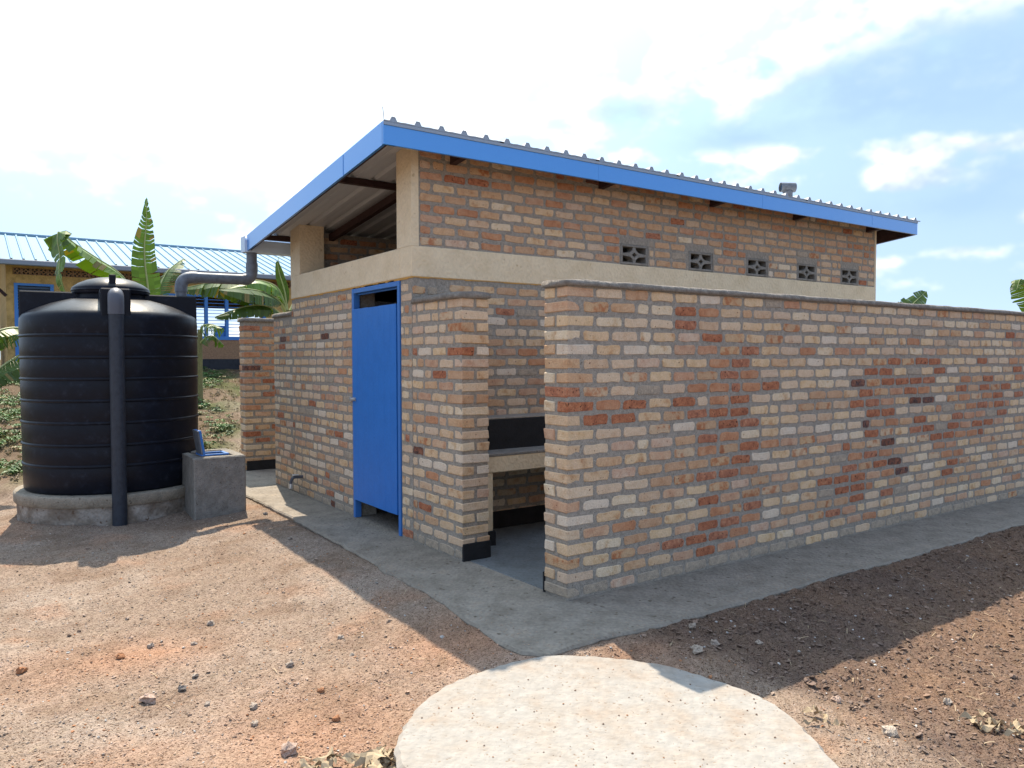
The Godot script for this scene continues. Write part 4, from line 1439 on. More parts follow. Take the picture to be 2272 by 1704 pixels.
# ---------------------------------------------------------------- school behind
func build_school() -> void:
	var t := thing("school_building", "long ochre school building with pale blue metal roof behind the tank", "building")
	var zf := -20.0
	var zb := -27.0
	var x0 := -2.2
	var x1 := 15.0
	var yg := 0.9
	var ye := 3.95
	# front wall round its openings: door, window
	var wx0 := 1.5
	var wx1 := 4.4
	var st := begin()
	add_box(st, Vector3(x0, yg, zf - 0.2), Vector3(-2.03, 3.62, zf))
	add_box(st, Vector3(-2.03, 3.40, zf - 0.2), Vector3(-1.15, 3.62, zf))
	add_box(st, Vector3(-1.15, yg, zf - 0.2), Vector3(wx0, 3.62, zf))
	add_box(st, Vector3(wx0, 3.3, zf - 0.2), Vector3(wx1, 3.62, zf))
	add_box(st, Vector3(wx1, yg, zf - 0.2), Vector3(x1, 3.62, zf))
	add_box(st, Vector3(x0, 3.80, zf - 0.2), Vector3(x1, ye + 0.1, zf))
	part(t, "wall", done(st), M.school_wall)
	part(t, "wall", box_mesh(Vector3(wx0 - 0.9, 1.44, zf - 0.19), Vector3(wx1 + 2.0, 2.0, zf + 0.008)), M.school_brick)
	part(t, "plinth", box_mesh(Vector3(-1.1, 0.7, zf - 0.18), Vector3(x1, 1.44, zf + 0.02)), M.school_plinth)
	part(t, "step", box_mesh(Vector3(-1.1, 0.6, zf + 0.02), Vector3(x1, 1.05, zf + 0.5), 0.02), M.render)
	st = begin()
	add_box(st, Vector3(x0, yg, zb), Vector3(x0 + 0.2, 4.0, zf - 0.2))
	add_box(st, Vector3(x1 - 0.2, yg, zb), Vector3(x1, 4.0, zf - 0.2))
	add_prism(st, [Vector2(-zf, 4.0), Vector2(-zb, 4.0), Vector2(23.5, 5.0)], x0, x0 + 0.2, Transform3D(Basis(Vector3(0, 0, -1), Vector3.UP, Vector3.RIGHT), Vector3.ZERO))
	part(t, "wall", done(st), M.school_wall)
	# back wall with window openings opposite
	st = begin()
	var px := x0
	for wv in [[0.6, 2.6], [3.7, 6.3], [7.6, 10.2]]:
		add_box(st, Vector3(px, yg, zb), Vector3(wv[0], 4.0, zb + 0.2))
		add_box(st, Vector3(wv[0], yg, zb), Vector3(wv[1], 2.15, zb + 0.2))
		add_box(st, Vector3(wv[0], 3.35, zb), Vector3(wv[1], 4.0, zb + 0.2))
		px = wv[1]
	add_box(st, Vector3(px, yg, zb), Vector3(x1, 4.0, zb + 0.2))
	part(t, "wall", done(st), M.school_wall)
	# row of pierced vent blocks under the eave
	var vm := vent_mesh(0.19, 0.18)
	var vx := x0 + 0.25
	while vx < 6.5:
		part(t, "vent_block", vm, M.school_brick, Transform3D(Basis.IDENTITY, Vector3(vx, 3.71, zf - 0.06)))
		vx += 0.192
	part(t, "wall", box_mesh(Vector3(6.4, 3.62, zf - 0.2), Vector3(x1, 3.80, zf)), M.school_wall)
	part(t, "wall", box_mesh(Vector3(x0, 3.62, zf - 0.2), Vector3(x0 + 0.15, 3.80, zf)), M.school_wall)
	# door
	var dr := part(t, "door", box_mesh(Vector3(-1.97, 1.2, zf - 0.14), Vector3(-1.21, 2.65, zf - 0.1)), M.school_blue)
	st = begin()
	add_box(st, Vector3(-2.03, yg, zf - 0.15), Vector3(-1.95, 3.4, zf + 0.02))
	add_box(st, Vector3(-1.23, yg, zf - 0.15), Vector3(-1.15, 3.4, zf + 0.02))
	add_box(st, Vector3(-1.95, 3.34, zf - 0.15), Vector3(-1.23, 3.4, zf + 0.02))
	add_box(st, Vector3(-1.95, 2.65, zf - 0.14), Vector3(-1.23, 2.72, zf))
	part(dr, "frame", done(st), M.school_blue)
	for k in 8:
		part(dr, "louvre", box_mesh(Vector3(-1.95, 2.74 + k * 0.075, zf - 0.11), Vector3(-1.23, 2.795 + k * 0.075, zf - 0.03)), M.louvre)
	# window: blue frame, mullions, thin louvre bars
	st = begin()
	add_box(st, Vector3(wx0, 2.0, zf - 0.12), Vector3(wx1, 2.10, zf + 0.03))
	add_box(st, Vector3(wx0, 3.24, zf - 0.12), Vector3(wx1, 3.3, zf + 0.01))
	for mx in [wx0, 2.10, 2.62, 3.20, 3.78, wx1 - 0.1]:
		add_box(st, Vector3(mx, 2.10, zf - 0.10), Vector3(mx + 0.09, 3.24, zf + 0.01))
	var win := part(t, "window", done(st), M.school_blue)
	for k in 11:
		part(win, "louvre_bar", box_mesh(Vector3(wx0 + 0.09, 2.16 + k * 0.10, zf - 0.07), Vector3(wx1 - 0.1, 2.178 + k * 0.10, zf - 0.05)), M.school_blue)
	part(win, "lower_panel", box_mesh(Vector3(2.9, 2.10, zf - 0.095), Vector3(3.2, 2.42, zf - 0.085)), M.school_blue)
	# roof: ribbed sheets up to the ridge, and down behind
	var zr := -23.5
	var ze := zf + 0.62
	var yr := 5.08
	var y0 := 3.93
	st = begin()
	var x := x0 - 0.9
	while x < x1 + 0.6:
		for seg in [[0.0, 0.0, 0.20, 0.0], [0.20, 0.0, 0.215, 0.035], [0.215, 0.035, 0.245, 0.035], [0.245, 0.035, 0.26, 0.0]]:
			var a := Vector3(x + seg[0], y0 + seg[1], ze)
			var b := Vector3(x + seg[2], y0 + seg[3], ze)
			var up := Vector3(0, yr - y0, zr - ze)
			quad(st, a, b, b + up, a + up, Vector3.UP)
		x += 0.26
	part(t, "roof", done(st), M.school_roof)
	st = begin()
	add_prism(st, [Vector2(-zr, yr), Vector2(-zr, yr - 0.03), Vector2(27.6, 3.9), Vector2(27.6, 3.93)], x0 - 0.9, x1 + 0.6, Transform3D(Basis(Vector3(0, 0, -1), Vector3.UP, Vector3.RIGHT), Vector3.ZERO))
	part(t, "roof", done(st), M.school_roof)
	part(t, "ridge_cap", tube_mesh([Vector3(x0 - 0.9, yr + 0.01, zr), Vector3(x1 + 0.6, yr + 0.01, zr)], 0.07, 8), M.school_roof)
	part(t, "gutter", box_mesh(Vector3(x0 - 0.9, 3.79, ze - 0.02), Vector3(x1 + 0.6, 3.93, ze + 0.10), 0.02), M.eave)
	part(t, "soffit", box_mesh(Vector3(x0 - 0.9, 3.90, zf + 0.005), Vector3(x1 + 0.6, 3.915, ze - 0.02)), M.eave)
	part(t, "brace", tube_mesh([Vector3(x0, 3.05, zf + 0.1), Vector3(x0 - 0.7, 3.8, zf + 0.1)], 0.04, 8), M.wood_red)
	# tiled hut beyond its left end
	var h := thing("tiled_hut", "small hut with dark tiled roof beyond the left end of the school", "hut", Vector3(-4.6, 1.0, -24.0))
	part(h, "wall", box_mesh(Vector3(-1.2, -0.3, -1.5), Vector3(1.2, 1.1, 1.5)), M.school_brick)
	st = begin()
	for s in [-1.0, 1.0]:
		for k in 8:
			var u0 := k / 8.0
			var u1 := (k + 1.15) / 8.0
			var a := Vector3(-1.6, 1.9 - 0.95 * u0 + 0.03, s * 2.0 * u0)
			var b := Vector3(-1.6, 1.9 - 0.95 * u1 + 0.06, s * 2.0 * u1)
			quad(st, a, a + Vector3(3.2, 0, 0), b + Vector3(3.2, 0, 0), b, Vector3.UP)
			quad(st, b, b + Vector3(3.2, 0, 0), b + Vector3(3.2, -0.05, 0), b + Vector3(0, -0.05, 0), Vector3(0, 0, s))
	add_prism(st, [Vector2(-2.0, 0.95), Vector2(2.0, 0.95), Vector2(0, 1.88)], -1.55, 1.55, Transform3D(Basis(Vector3(0, 0, 1), Vector3.UP, Vector3.LEFT), Vector3.ZERO))
	part(h, "roof", done(st), M.tile)
	part(h, "pole", tube_mesh([Vector3(1.3, -0.3, 1.6), Vector3(2.1, 2.1, 1.7)], 0.04, 8), M.wood_red)


# ---------------------------------------------------------------- plants
func curve_points(p: Array, n: int) -> Array:
	var c := Curve3D.new()
	for k in p.size():
		var a: Vector3 = p[maxi(k - 1, 0)]
		var b: Vector3 = p[mini(k + 1, p.size() - 1)]
		var t := (b - a) / 6.0
		c.add_point(p[k], -t, t)
	var L := c.get_baked_length()
	var o: Array = []
	for k in n:
		o.append(c.sample_baked(L * k / (n - 1), true))
	return o


# a banana leaf: midrib through pts, blade torn into strips; side is the way its halves spread, droop how far they hang
func banana_leaf(plant: Node3D, pts: Array, width: float, side: Vector3, droop: float, tear: float, sd: int, bare := 0.12, tint := 1.0, peak := 0.8) -> void:
	var g := RandomNumberGenerator.new()
	g.seed = sd
	var n := 34
	var p := curve_points(pts, n)
	var st := SurfaceTool.new()
	st.begin(Mesh.PRIMITIVE_TRIANGLES)
	st.set_smooth_group(-1)
	for s in [-1.0, 1.0]:
		var hang := droop + g.randf_range(-0.05, 0.05)
		var k := int(bare * n)
		var shift := 0.0
		while k < n - 1:
			var run := 1 + (g.randi() % 3 if g.randf() > tear else 0)
			var k1 := mini(k + run, n - 1)
			if g.randf() < tear:
				hang = clampf(droop + g.randf_range(-0.45, 0.45) * tear, -0.6, 1.5)
				shift = g.randf_range(-0.03, 0.04) * tear
			var missing := g.randf() < tear * 0.06
			if not missing:
				for j in range(k, k1):
					var ring: Array = []
					for e in [j, j + 1]:
						var f: float = (float(e) / (n - 1) - bare) / (1.0 - bare)
						var w := width * pow(clampf(sin(PI * pow(clampf(f, 0.0, 1.0), peak)), 0.0, 1.0), 0.55 + (0.8 - peak))
						if f > 0.98:
							w *= 0.3
						var t: Vector3 = (p[mini(e + 1, n - 1)] - p[maxi(e - 1, 0)]).normalized()
						var sv: Vector3 = (side - t * side.dot(t)).normalized() * s
						var dn := Vector3.DOWN - t * Vector3.DOWN.dot(t)
						var squeeze := 0.0
						if e == k and tear > 0.0:
							squeeze = 0.005 * tear
						elif e == k1:
							squeeze = -0.005 * tear
						var h1 := hang * 0.6
						var h2 := hang * 1.25
						var a: Vector3 = p[e]
						var m: Vector3 = a + (sv * cos(h1) + dn * sin(h1)) * w * 0.5 + t * (squeeze + shift * 0.4)
						var o: Vector3 = m + (sv * cos(h2) + dn * sin(h2)) * w * 0.5 + t * (squeeze * 1.3 + shift + 0.03)
						ring.append([a, m, o])
					for q in 2:
						var shade := (1.0 + g.randf_range(-0.22, 0.22)) * tint
						var col := Color(0.07 * shade, 0.125 * shade, 0.018 * shade)
						if q == 1 and g.randf() < 0.12 * tear:
							col = Color(0.20, 0.16, 0.05)
						st.set_color(col)
						quad(st, ring[0][q], ring[0][q + 1], ring[1][q + 1], ring[1][q], Vector3.UP)
			k = k1
	st.generate_normals()
	var leaf := part(plant, "leaf", st.commit(), M.leaf)
	part(leaf, "midrib", tube_mesh(p, 0.020, 8, 0.004), M.midrib)


func V(x: float, y: float, z: float) -> Vector3:
	return Vector3(x, y, z)


func stem(plant: Node3D, pts: Array, r0: float, r1: float) -> void:
	part(plant, "stem", tube_mesh(curve_points(pts, 8), r0, 14, r1), M.stem)


func build_bananas() -> void:
	var a := thing("banana_plant", "tall banana plant behind the tank lid with one upright torn leaf", "banana plant")
	stem(a, [V(-0.95, -0.1, -8.05), V(-0.98, 1.0, -8.02), V(-0.97, 2.1, -8.0)], 0.12, 0.06)
	banana_leaf(a, [V(-0.92, 1.95, -8.0), V(-0.91, 2.35, -8.0), V(-0.94, 2.67, -8.0), V(-0.95, 2.98, -8.0), V(-0.92, 3.31, -8.0), V(-0.91, 3.62, -8.02)], 0.2, V(0.95, 0, -0.3), 0.25, 0.5, 11, 0.12, 1.3, 0.52)
	banana_leaf(a, [V(-1.0, 2.1, -8.0), V(-1.23, 2.54, -7.93), V(-1.51, 2.74, -7.86), V(-1.81, 2.93, -7.79), V(-1.98, 3.06, -7.73), V(-2.0, 2.93, -7.66), V(-1.98, 2.72, -7.6), V(-2.0, 2.5, -7.55), V(-1.93, 2.24, -7.5)], 0.30, V(0.25, 0.0, 1.0), 0.85, 0.6, 12, 0.1, 1.4)
	banana_leaf(a, [V(-0.9, 2.0, -8.0), V(-0.76, 2.4, -8.13), V(-0.60, 2.70, -8.27), V(-0.38, 2.89, -8.40)], 0.26, V(0.5, 0.1, 0.9), 0.7, 0.7, 13, 0.12)
	banana_leaf(a, [V(-0.95, 2.0, -8.05), V(-1.1, 2.3, -8.4), V(-1.3, 2.45, -8.9), V(-1.5, 2.3, -9.4)], 0.3, V(1, 0, 0), 0.6, 0.5, 14)
	var b := thing("banana_plant", "banana plant with broad drooping leaves behind the brick wing walls", "banana plant")
	stem(b, [V(1.1, 0.1, -8.35), V(1.12, 1.2, -8.32), V(1.13, 2.2, -8.3)], 0.13, 0.06)
	banana_leaf(b, [V(1.11, 2.15, -8.3), V(1.03, 2.36, -8.24), V(0.92, 2.53, -8.18), V(0.73, 2.60, -8.12), V(0.50, 2.60, -8.06), V(0.16, 2.47, -8.0)], 0.27, V(-0.1, 0, 1), 0.95, 0.35, 21, 0.1, 1.5)
	banana_leaf(b, [V(1.10, 2.15, -8.3), V(0.95, 2.31, -8.14), V(0.70, 2.42, -7.98), V(0.43, 2.45, -7.82), V(0.16, 2.44, -7.66), V(-0.08, 2.40, -7.5)], 0.30, V(0.3, 0, 1), 1.15, 0.4, 22, 0.15, 0.8)
	banana_leaf(b, [V(1.07, 2.05, -8.3), V(0.88, 2.19, -8.15), V(0.62, 2.24, -8.0), V(0.31, 2.19, -7.85), V(-0.10, 2.04, -7.7)], 0.22, V(0.3, 0, 1), 1.05, 0.4, 23, 0.12, 0.8)
	banana_leaf(b, [V(1.12, 2.1, -8.3), V(1.08, 2.48, -8.3), V(1.01, 2.72, -8.3), V(0.97, 2.92, -8.3)], 0.075, V(1, 0, 0.2), 0.2, 0.0, 24, 0.2, 0.7)
	banana_leaf(b, [V(1.08, 2.15, -8.3), V(1.01, 2.46, -8.54), V(0.79, 2.62, -8.78), V(0.42, 2.66, -9.02), V(0.16, 2.64, -9.26), V(-0.14, 2.57, -9.5)], 0.34, V(0.2, 0, 1), 1.1, 0.7, 25, 0.2, 0.8)
	banana_leaf(b, [V(1.14, 2.15, -8.3), V(1.4, 2.5, -8.5), V(1.8, 2.6, -8.8), V(2.2, 2.3, -9.1)], 0.3, V(0, 0, 1), 0.8, 0.4, 26)
	part(b, "tendril", tube_mesh(curve_points([V(1.13, 2.1, -8.3), V(1.11, 2.66, -8.35), V(1.05, 2.88, -8.4), V(1.03, 3.0, -8.45), V(1.08, 3.05, -8.5), V(1.15, 3.03, -8.5)], 24), 0.010, 6, 0.004), M.midrib)
	var c := thing("banana_plant", "low banana plant with leaves drooping left out behind the tank", "banana plant")
	stem(c, [V(-2.15, -0.1, -7.2), V(-2.2, 0.8, -7.2), V(-2.2, 1.62, -7.2)], 0.11, 0.05)
	banana_leaf(c, [V(-2.2, 1.55, -7.2), V(-2.34, 1.77, -7.15), V(-2.5, 1.81, -7.05), V(-2.66, 1.77, -6.95), V(-2.95, 1.55, -6.8)], 0.32, V(0.3, 0, 1), 1.05, 0.6, 31, 0.1)
	banana_leaf(c, [V(-2.2, 1.5, -7.2), V(-2.45, 1.49, -7.05), V(-2.55, 1.43, -6.9), V(-2.68, 1.32, -6.75), V(-2.85, 1.08, -6.6)], 0.36, V(0.35, 0, 1), 1.0, 0.4, 32, 0.06, 0.8)
	banana_leaf(c, [V(-2.2, 1.5, -7.2), V(-2.05, 1.75, -7.35), V(-1.8, 1.75, -7.6), V(-1.5, 1.5, -7.9)], 0.3, V(0, 0, 1), 0.9, 0.4, 33)
	var d := thing("banana_plant", "young banana plant with two small leaves beside the tank's right edge", "banana plant")
	stem(d, [V(1.06, 0.4, -14.0), V(1.09, 1.4, -14.0), V(1.12, 2.08, -14.0)], 0.10, 0.05)
	banana_leaf(d, [V(1.10, 2.0, -14.0), V(1.14, 2.15, -13.83), V(1.28, 2.18, -13.67), V(1.46, 2.10, -13.5)], 0.34, V(0.2, 0, 1), 1.1, 0.7, 41, 0.12, 1.3)
	banana_leaf(d, [V(1.09, 1.75, -14.0), V(1.19, 1.9, -13.83), V(1.32, 1.93, -13.67), V(1.46, 1.76, -13.5)], 0.24, V(0.2, 0, 1), 1.0, 0.4, 42, 0.12)
	var e := thing("banana_plant", "distant banana leaf tip showing over the brick wall coping", "banana plant")
	stem(e, [V(14.9, -0.1, -7.0), V(15.1, 0.8, -7.0), V(15.3, 1.6, -7.0)], 0.14, 0.07)
	banana_leaf(e, [V(15.3, 1.55, -7.0), V(16.1, 2.25, -7.0), V(16.8, 2.68, -7.0), V(17.2, 2.91, -7.0), V(17.7, 3.17, -7.0)], 0.34, V(0.3, -0.75, 0.5), 0.25, 0.35, 51, 0.2, 0.9)
	banana_leaf(e, [V(15.3, 1.55, -7.0), V(15.0, 1.95, -7.2), V(14.5, 1.95, -7.5), V(14.2, 1.6, -7.7)], 0.3, V(0, 0, 1), 0.8, 0.5, 52)
	var f := thing("banana_plant", "banana plant cut off by the right edge of the photo", "banana plant")
	stem(f, [V(18.9, -0.1, -5.0), V(18.95, 1.2, -5.0), V(19.0, 2.2, -5.0)], 0.14, 0.07)
	banana_leaf(f, [V(19.0, 2.1, -5.0), V(18.85, 2.8, -5.0), V(18.55, 3.25, -5.0), V(18.28, 3.36, -5.0), V(18.1, 3.1, -5.0)], 0.38, V(0.5, 0, 0.8), 0.7, 0.5, 61, 0.15)
	banana_leaf(f, [V(19.0, 2.1, -5.0), V(19.4, 2.9, -5.1), V(20.0, 3.1, -5.2), V(20.6, 2.7, -5.3)], 0.36, V(0, 0, 1), 0.7, 0.5, 62)


# ---------------------------------------------------------------- stones and litter
func stone_mesh(sd: int, flat := 0.65) -> ArrayMesh:
	var g := FastNoiseLite.new()
	g.seed = sd
	g.frequency = 0.9
	var st := begin()
	var nu := 9
	var nv := 6
	var p: Array = []
	for j in nv + 1:
		var row: Array = []
		for i in nu:
			var a := TAU * i / nu
			var b := PI * j / nv
			var d := Vector3(sin(b) * cos(a), cos(b), sin(b) * sin(a))
			var r := 1.0 + g.get_noise_3dv(d * 1.1) * 0.75
			row.append(Vector3(d.x * r, d.y * r * flat, d.z * r * 0.85))
		p.append(row)
	for j in nv:
		for i in nu:
			var i2 := (i + 1) % nu
			var out: Vector3 = p[j][i] + p[j + 1][i2]
			if j > 0:
				tri(st, p[j][i], p[j][i2], p[j + 1][i2] if j < nv - 1 else p[nv][0], out)
			if j < nv - 1:
				tri(st, p[j][i] if j > 0 else p[0][0], p[j + 1][i2], p[j + 1][i], out)
	return done(st)


func build_stones() -> void:
	var shapes: Array = []
	for k in 6:
		shapes.append(stone_mesh(60 + k, 0.55 + 0.06 * k))
	var g := RandomNumberGenerator.new()
	g.seed = 77
	var rows := [
		[-2.27, -0.15, 0.048, "stone_pink", "largest pinkish stone, alone on the bare ground at far left"],
		[-1.91, 0.66, 0.046, "stone_pink", "pale pinkish stone at the bottom edge beside dry leaves"],
		[-2.06, 0.02, 0.016, "stone_grey", "small flat grey stone right of the largest pinkish stone"],
		[-1.90, 0.17, 0.022, "stone_grey", "upright grey stone midway between largest stone and cover slab"],
		[-1.94, 0.32, 0.02, "stone_pale", "flat pale stone chip below the upright grey stone"],
		[-1.79, -1.05, 0.028, "stone_grey", "dark tilted stone below the shadow of the pipe"],
		[-1.27, -0.38, 0.022, "stone_grey", "grey stone left of the shadow edge, nearest to the pavement"],
		[-1.32, -0.11, 0.016, "stone_pale", "tiny white stone left of the cover slab's far edge"],
		[-2.30, -0.76, 0.026, "stone_orange", "orange earth lump on the orange soil patch"],
		[-2.14, -0.86, 0.024, "stone_grey", "grey stone at the right end of the orange soil patch"],
		[-1.95, -0.75, 0.015, "stone_grey", "little grey stone on open soil right of the orange patch"],
		[-2.12, -0.20, 0.022, "stone_dark", "dark grey stone just above the largest pinkish stone"],
		[-2.04, -0.30, 0.022, "stone_pale", "pale stone beside and just behind the dark grey stone"],
		[-1.61, 0.22, 0.022, "stone_orange", "orange stone chip midway to the cover slab"],
		[-1.62, -0.18, 0.024, "stone_grey", "grey stone in the middle of the bare ground"],
		[-1.66, 0.52, 0.022, "stone_orange", "orange clod left of the dry leaves near the cover slab"],
		[-2.72, -0.86, 0.03, "stone_orange", "orange clod at the left edge of the photo"],
		[0.08, 0.94, 0.034, "stone_pale", "round pale stone in the wall's shadow beside the cover slab"],
		[0.24, 0.92, 0.030, "stone_grey", "grey stone in the wall's shadow right of the round pale stone"],
		[0.45, 1.03, 0.028, "stone_grey", "grey stone near the bright edge of the wall's shadow"],
		[0.29, 0.72, 0.030, "stone_grey", "grey stone on dark soil close to the pavement edge"],
		[0.15, 1.90, 0.036, "stone_pale", "round pale flat stone on sunlit dark soil, lower right"],
		[0.22, 1.62, 0.026, "stone_pink", "pink stone on sunlit soil above the round pale flat stone"],
		[0.62, 1.9, 0.024, "stone_pale", "pale stone at right on the sunlit dark soil"],
		[-0.80, -2.6, 0.028, "stone_grey", "small grey stone beside the pavement edge near the blue door"],
		[-0.66, -3.7, 0.03, "stone_dark", "dark stone at the lit pavement edge near the valve box"],
	]
	for k in rows.size():
		var r: Array = rows[k]
		var o := part(self, "stone", shapes[k % 6], M[r[3]])
		tag(o, r[4], "stone", "stones lying on the bare ground")
		o.basis = Basis.from_euler(Vector3(g.randf_range(-0.3, 0.3), g.randf() * TAU, g.randf_range(-0.3, 0.3))).scaled(Vector3.ONE * r[2] * g.randf_range(0.75, 0.95))
		o.position = Vector3(r[0], ground_height(r[0], r[1]) + r[2] * 0.3, r[1])


func multi(called: String, mesh: Mesh, material: Material, xfs: Array, cols: Array, label: String, category: String) -> void:
	var mm := MultiMesh.new()
	mm.transform_format = MultiMesh.TRANSFORM_3D
	mm.use_colors = true
	mm.mesh = mesh
	mm.instance_count = xfs.size()
	for k in xfs.size():
		mm.set_instance_transform(k, xfs[k])
		mm.set_instance_color(k, cols[k])
	var o := MultiMeshInstance3D.new()
	o.name = numbered(self, called)
	o.multimesh = mm
	o.material_override = material
	o.set_meta("kind", "stuff")
	tag(o, label, category)
	add_child(o)


func pebble_mesh() -> ArrayMesh:
	var st := begin()
	var g := RandomNumberGenerator.new()
	g.seed = 5
	var ring: Array = []
	for i in 6:
		var a := TAU * i / 6.0
		ring.append(Vector3(cos(a) * g.randf_range(0.75, 1.1), g.randf_range(-0.15, 0.2), sin(a) * g.randf_range(0.75, 1.1)))
	var top := Vector3(0.1, 0.7, -0.05)
	var t2 := Vector3(-0.35, 0.6, 0.2)
	var bot := Vector3(0, -0.6, 0)
	for i in 6:
		var i2 := (i + 1) % 6
		tri(st, top if i < 3 else t2, ring[i], ring[i2], Vector3.UP * 0.5 + ring[i])
		tri(st, bot, ring[i], ring[i2], Vector3.DOWN * 0.5 + ring[i])
	tri(st, top, t2, ring[3], Vector3.UP)
	tri(st, top, t2, ring[0], Vector3.UP)
	return done(st)


func on_bare_ground(x: float, z: float) -> bool:
	if x > -0.66 and z < 0.62:
		return false
	if Vector2(x + 0.93, z - 1.42).length() < 0.88:
		return false
	if Vector2(x + 1.742, z + 5.11).length() < 0.86:
		return false
	return not (x > -1.25 and z < -4.0)


func build_litter() -> void:
	var g := RandomNumberGenerator.new()
	g.seed = 99
	var xfs: Array = []
	var cols: Array = []
	var tries := 0
	while xfs.size() < 34000 and tries < 400000:
		tries += 1
		var dist := 1.2 + 7.0 * pow(g.randf(), 1.3)
		var ang := g.randf_range(-0.15, 1.35)
		var x := EYE.x + sin(ang) * dist
		var z := EYE.z - cos(ang) * dist
		if not on_bare_ground(x, z):
			continue
		var dk := dark_soil(x, z)
		var clump := n_crumb.get_noise_2d(x * 0.4, z * 0.4) + 0.35
		if g.randf() > clump + 0.35:
			continue
		var s := 0.0022 + 0.006 * pow(g.randf(), 3.0) + 0.006 * dk * g.randf() * g.randf()
		if g.randf() < 0.03:
			s *= 2.0
		var c := soil_color(x, z)
		var f := g.randf_range(0.7, 1.35)
		var col := Color(c.r * f, c.g * f, c.b * f)
		var q := g.randf()
		if q < 0.05:
			col = Color(0.34, 0.32, 0.30)
		elif q < 0.075:
			col = Color(0.55, 0.52, 0.48); s *= 0.8
		elif q < 0.17 and dk < 0.5:
			col = Color(0.36, 0.17, 0.085)
		xfs.append(Transform3D(Basis.from_euler(Vector3(g.randf() * 0.8, g.randf() * TAU, g.randf() * 0.8)).scaled(Vector3(s, s * 0.8, s)), Vector3(x, ground_height(x, z) + s * 0.3, z)))
		cols.append(col)
	multi("gravel", pebble_mesh(), M.gravel, xfs, cols, "loose gravel and earth crumbs strewn over the bare ground", "gravel")
	# clods on the dark soil to the right
	xfs = []; cols = []
	while xfs.size() < 5000:
		var x := g.randf_range(-0.2, 4.5)
		var z := g.randf_range(0.62, 3.2)
		if dark_soil(x, z) < 0.4 or not on_bare_ground(x, z):
			continue
		var s := 0.004 + 0.014 * pow(g.randf(), 3.0)
		var c := soil_color(x, z)
		var f := g.randf_range(0.75, 1.3)
		xfs.append(Transform3D(Basis.from_euler(Vector3(g.randf() * 0.8, g.randf() * TAU, g.randf() * 0.8)).scaled(Vector3(s, s * 0.75, s)), Vector3(x, ground_height(x, z) + s * 0.25, z)))
		cols.append(Color(c.r * f, c.g * f, c.b * f))
	multi("soil_clods", pebble_mesh(), M.gravel, xfs, cols, "crumbly clods over the dark soil in front of the long brick wall", "soil clods")
	# specks on the cover slab
	xfs = []; cols = []
	for k in 500:
		var a := g.randf() * TAU
		var r := 0.78 * sqrt(g.randf())
		var s := 0.0012 + 0.004 * pow(g.randf(), 4.0)
		xfs.append(Transform3D(Basis.from_euler(Vector3(0, g.randf() * TAU, 0)).scaled(Vector3.ONE * s), Vector3(-0.93 + cos(a) * r, s * 0.4, 1.42 + sin(a) * r)))
		cols.append(Color(0.16, 0.10, 0.07) if g.randf() < 0.6 else Color(0.34, 0.17, 0.09))
	multi("slab_crumbs", pebble_mesh(), M.gravel, xfs, cols, "brown crumbs of earth scattered on the pale cover slab", "crumbs")
	# earth trodden on to the paving
	xfs = []; cols = []
	while xfs.size() < 2600:
		var x := g.randf_range(-0.68, 2.4)
		var z := g.randf_range(-4.2, 0.6)
		var e := minf(0.62 - z, x + 0.62)
		if (x > -0.08 and z < 0.03) or e < 0.0 or g.randf() > exp(-e / 0.10) + 0.10 * exp(-(absf(x + 0.3) + absf(z - 0.3)) / 0.4):
			continue
		var s := 0.0012 + 0.004 * pow(g.randf(), 3.0)
		xfs.append(Transform3D(Basis.from_euler(Vector3(0, g.randf() * TAU, 0)).scaled(Vector3(s, s * 0.5, s)), Vector3(x, s * 0.2, z)))
		var f := g.randf_range(0.7, 1.2)
		cols.append(Color(0.30 * f, 0.21 * f, 0.15 * f))
	multi("pavement_crumbs", pebble_mesh(), M.gravel, xfs, cols, "crumbs of earth trodden along the edge of the concrete paving", "crumbs")
	# straw
	var st := begin()
	for k in 4:
		var z0 := -1.0 + 0.5 * k
		var y := [0.0, 0.08, 0.1, 0.05, 0.0]
		quad(st, V(-0.06, y[k], z0), V(0.06, y[k] + 0.02, z0), V(0.06, y[k + 1] + 0.02, z0 + 0.5), V(-0.06, y[k + 1], z0 + 0.5), Vector3.UP)
	var straw := done(st)
	xfs = []; cols = []
	while xfs.size() < 420:
		var x := g.randf_range(-3.2, 3.8)
		var z := g.randf_range(-2.5, 3.0)
		if not on_bare_ground(x, z) or (dark_soil(x, z) < 0.4 and g.randf() < 0.75):
			continue
		var s := g.randf_range(0.008, 0.03)
		xfs.append(Transform3D(Basis.from_euler(Vector3(g.randf_range(-0.3, 0.3), g.randf() * TAU, 0)).scaled(Vector3.ONE * s), Vector3(x, ground_height(x, z) + 0.006, z)))
		cols.append(Color.WHITE)
	multi("straw", straw, M.dry, xfs, cols, "short bits of straw lying across the bare soil", "straw")
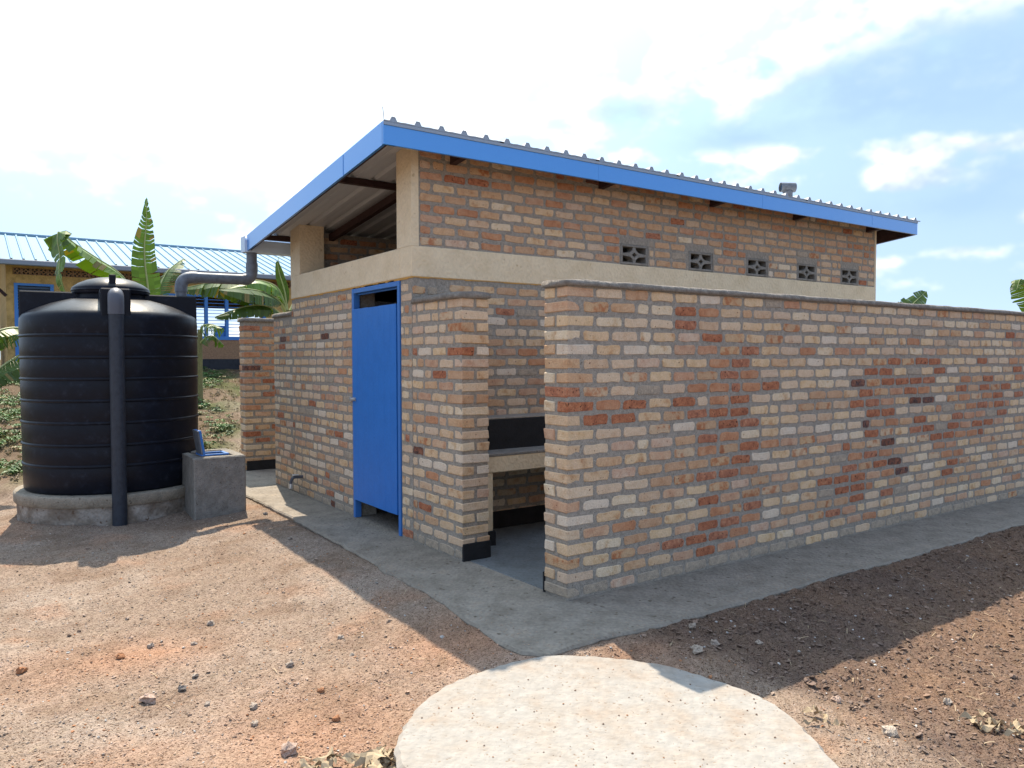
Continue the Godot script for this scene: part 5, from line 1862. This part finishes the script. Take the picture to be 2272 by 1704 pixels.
	# dry curled leaves beside the slab and at the right edge
	for spot in [[-1.66, 0.98, "crumpled dry leaves at the left edge of the round cover slab", 22, 0.14], [-1.84, 0.86, "thin dry leaf stalks on the soil left of the cover slab", 10, 0.10], [0.55, 2.13, "dry straw coloured leaf scraps on dark soil at lower right", 14, 0.09], [-0.02, 1.72, "dry husk at the right edge of the round cover slab", 6, 0.07]]:
		var t := thing("dry_leaves", spot[2], "dry leaves", Vector3(spot[0], ground_height(spot[0], spot[1]), spot[1]), "dry leaf litter on the ground")
		for k in spot[3]:
			var L: float = spot[4] * g.randf_range(0.7, 1.3)
			var w := L * g.randf_range(0.05, 0.13)
			st = begin()
			var pr: Array = []
			var bend := g.randf_range(-1.2, 1.2)
			var twist := g.randf_range(-0.8, 0.8)
			for i in 9:
				var u := i / 8.0
				var ww := w * sin(PI * clampf(u * 0.9 + 0.08, 0, 1))
				var cpos := V(L * (u - 0.5), 0.006 + 0.014 * sin(u * PI) + 0.006 * sin(u * 11.0 + k), bend * L * 0.3 * (u - 0.5) * (u - 0.5))
				var d := V(0, sin(twist * u), cos(twist * u)) * ww
				pr.append([cpos - d + V(0, 0.012 * sin(u * 7.0), 0), cpos, cpos + d + V(0, 0.012 * cos(u * 8.0), 0)])
			for i in 8:
				for q in 2:
					quad(st, pr[i][q], pr[i][q + 1], pr[i + 1][q + 1], pr[i + 1][q], Vector3.UP)
			part(t, "leaf", done(st), M.dry, Transform3D(Basis(Vector3.UP, g.randf() * TAU), V(g.randf_range(-0.06, 0.06), g.randf_range(0.0, 0.03), g.randf_range(-0.09, 0.09))))


func build_garden() -> void:
	var g := RandomNumberGenerator.new()
	g.seed = 40
	# a small three-leafed plant
	var st := SurfaceTool.new()
	st.begin(Mesh.PRIMITIVE_TRIANGLES)
	st.set_smooth_group(-1)
	for k in 9:
		var a := TAU * k / 9.0 + g.randf_range(-0.3, 0.3)
		var d := V(cos(a), 0, sin(a))
		var s := V(-sin(a), 0, cos(a))
		var h := g.randf_range(0.5, 1.1)
		var r0 := g.randf_range(0.15, 0.35)
		var L := g.randf_range(0.45, 0.7)
		var b := d * r0 + Vector3.UP * h
		var m := d * (r0 + L * 0.5) + Vector3.UP * (h + 0.08)
		var e := d * (r0 + L) + Vector3.UP * (h - 0.18)
		quad(st, b, m + s * 0.26, e, m - s * 0.26, Vector3.UP)
		st.set_smooth_group(-1)
		quad(st, d * 0.02, d * 0.02 + s * 0.03, b + s * 0.03, b, s)
	var plant := done(st)
	var xfs: Array = []
	var cols: Array = []
	var tries := 0
	while xfs.size() < 4500 and tries < 60000:
		tries += 1
		var z := -7.6 - 12.0 * g.randf()
		var x := g.randf_range(-5.0, 5.0)
		if x > -1.0 and z > -8.0:
			continue
		var path := absf(x - (0.75 + 0.22 * (-z - 9.0) + 0.25 * sin(z)))
		if path < 0.4:
			continue
		if n_patch.get_noise_2d(x * 1.3, z * 0.9 + 12.0) < (-0.15 if x < 0.0 else 0.02) and g.randf() < 0.93:
			continue
		var s := g.randf_range(0.05, 0.12)
		xfs.append(Transform3D(Basis(Vector3.UP, g.randf() * TAU).scaled(V(s, s * g.randf_range(0.6, 1.0), s)), V(x, ground_height(x, z) - 0.01, z)))
		var f := g.randf_range(0.6, 1.4)
		cols.append(Color(0.075 * f, 0.145 * f, 0.04 * f) if g.randf() < 0.85 else Color(0.20 * f, 0.16 * f, 0.07 * f))
	multi("ground_cover", plant, M.plant, xfs, cols, "low green bean plants growing in the garden behind the tank", "plants")
	# dead stalks and leaves on the garden soil
	xfs = []; cols = []
	for k in 2500:
		var z := -7.0 - 12.0 * g.randf()
		var x := g.randf_range(-5.0, 5.0)
		var s := g.randf_range(0.02, 0.07)
		xfs.append(Transform3D(Basis.from_euler(Vector3(g.randf(), g.randf() * TAU, g.randf())).scaled(Vector3.ONE * s), V(x, ground_height(x, z) + 0.01, z)))
		var f := g.randf_range(0.5, 1.2)
		cols.append(Color(0.26 * f, 0.19 * f, 0.11 * f))
	multi("mulch", plant, M.plant, xfs, cols, "brown dead leaves lying over the garden soil", "dead leaves")
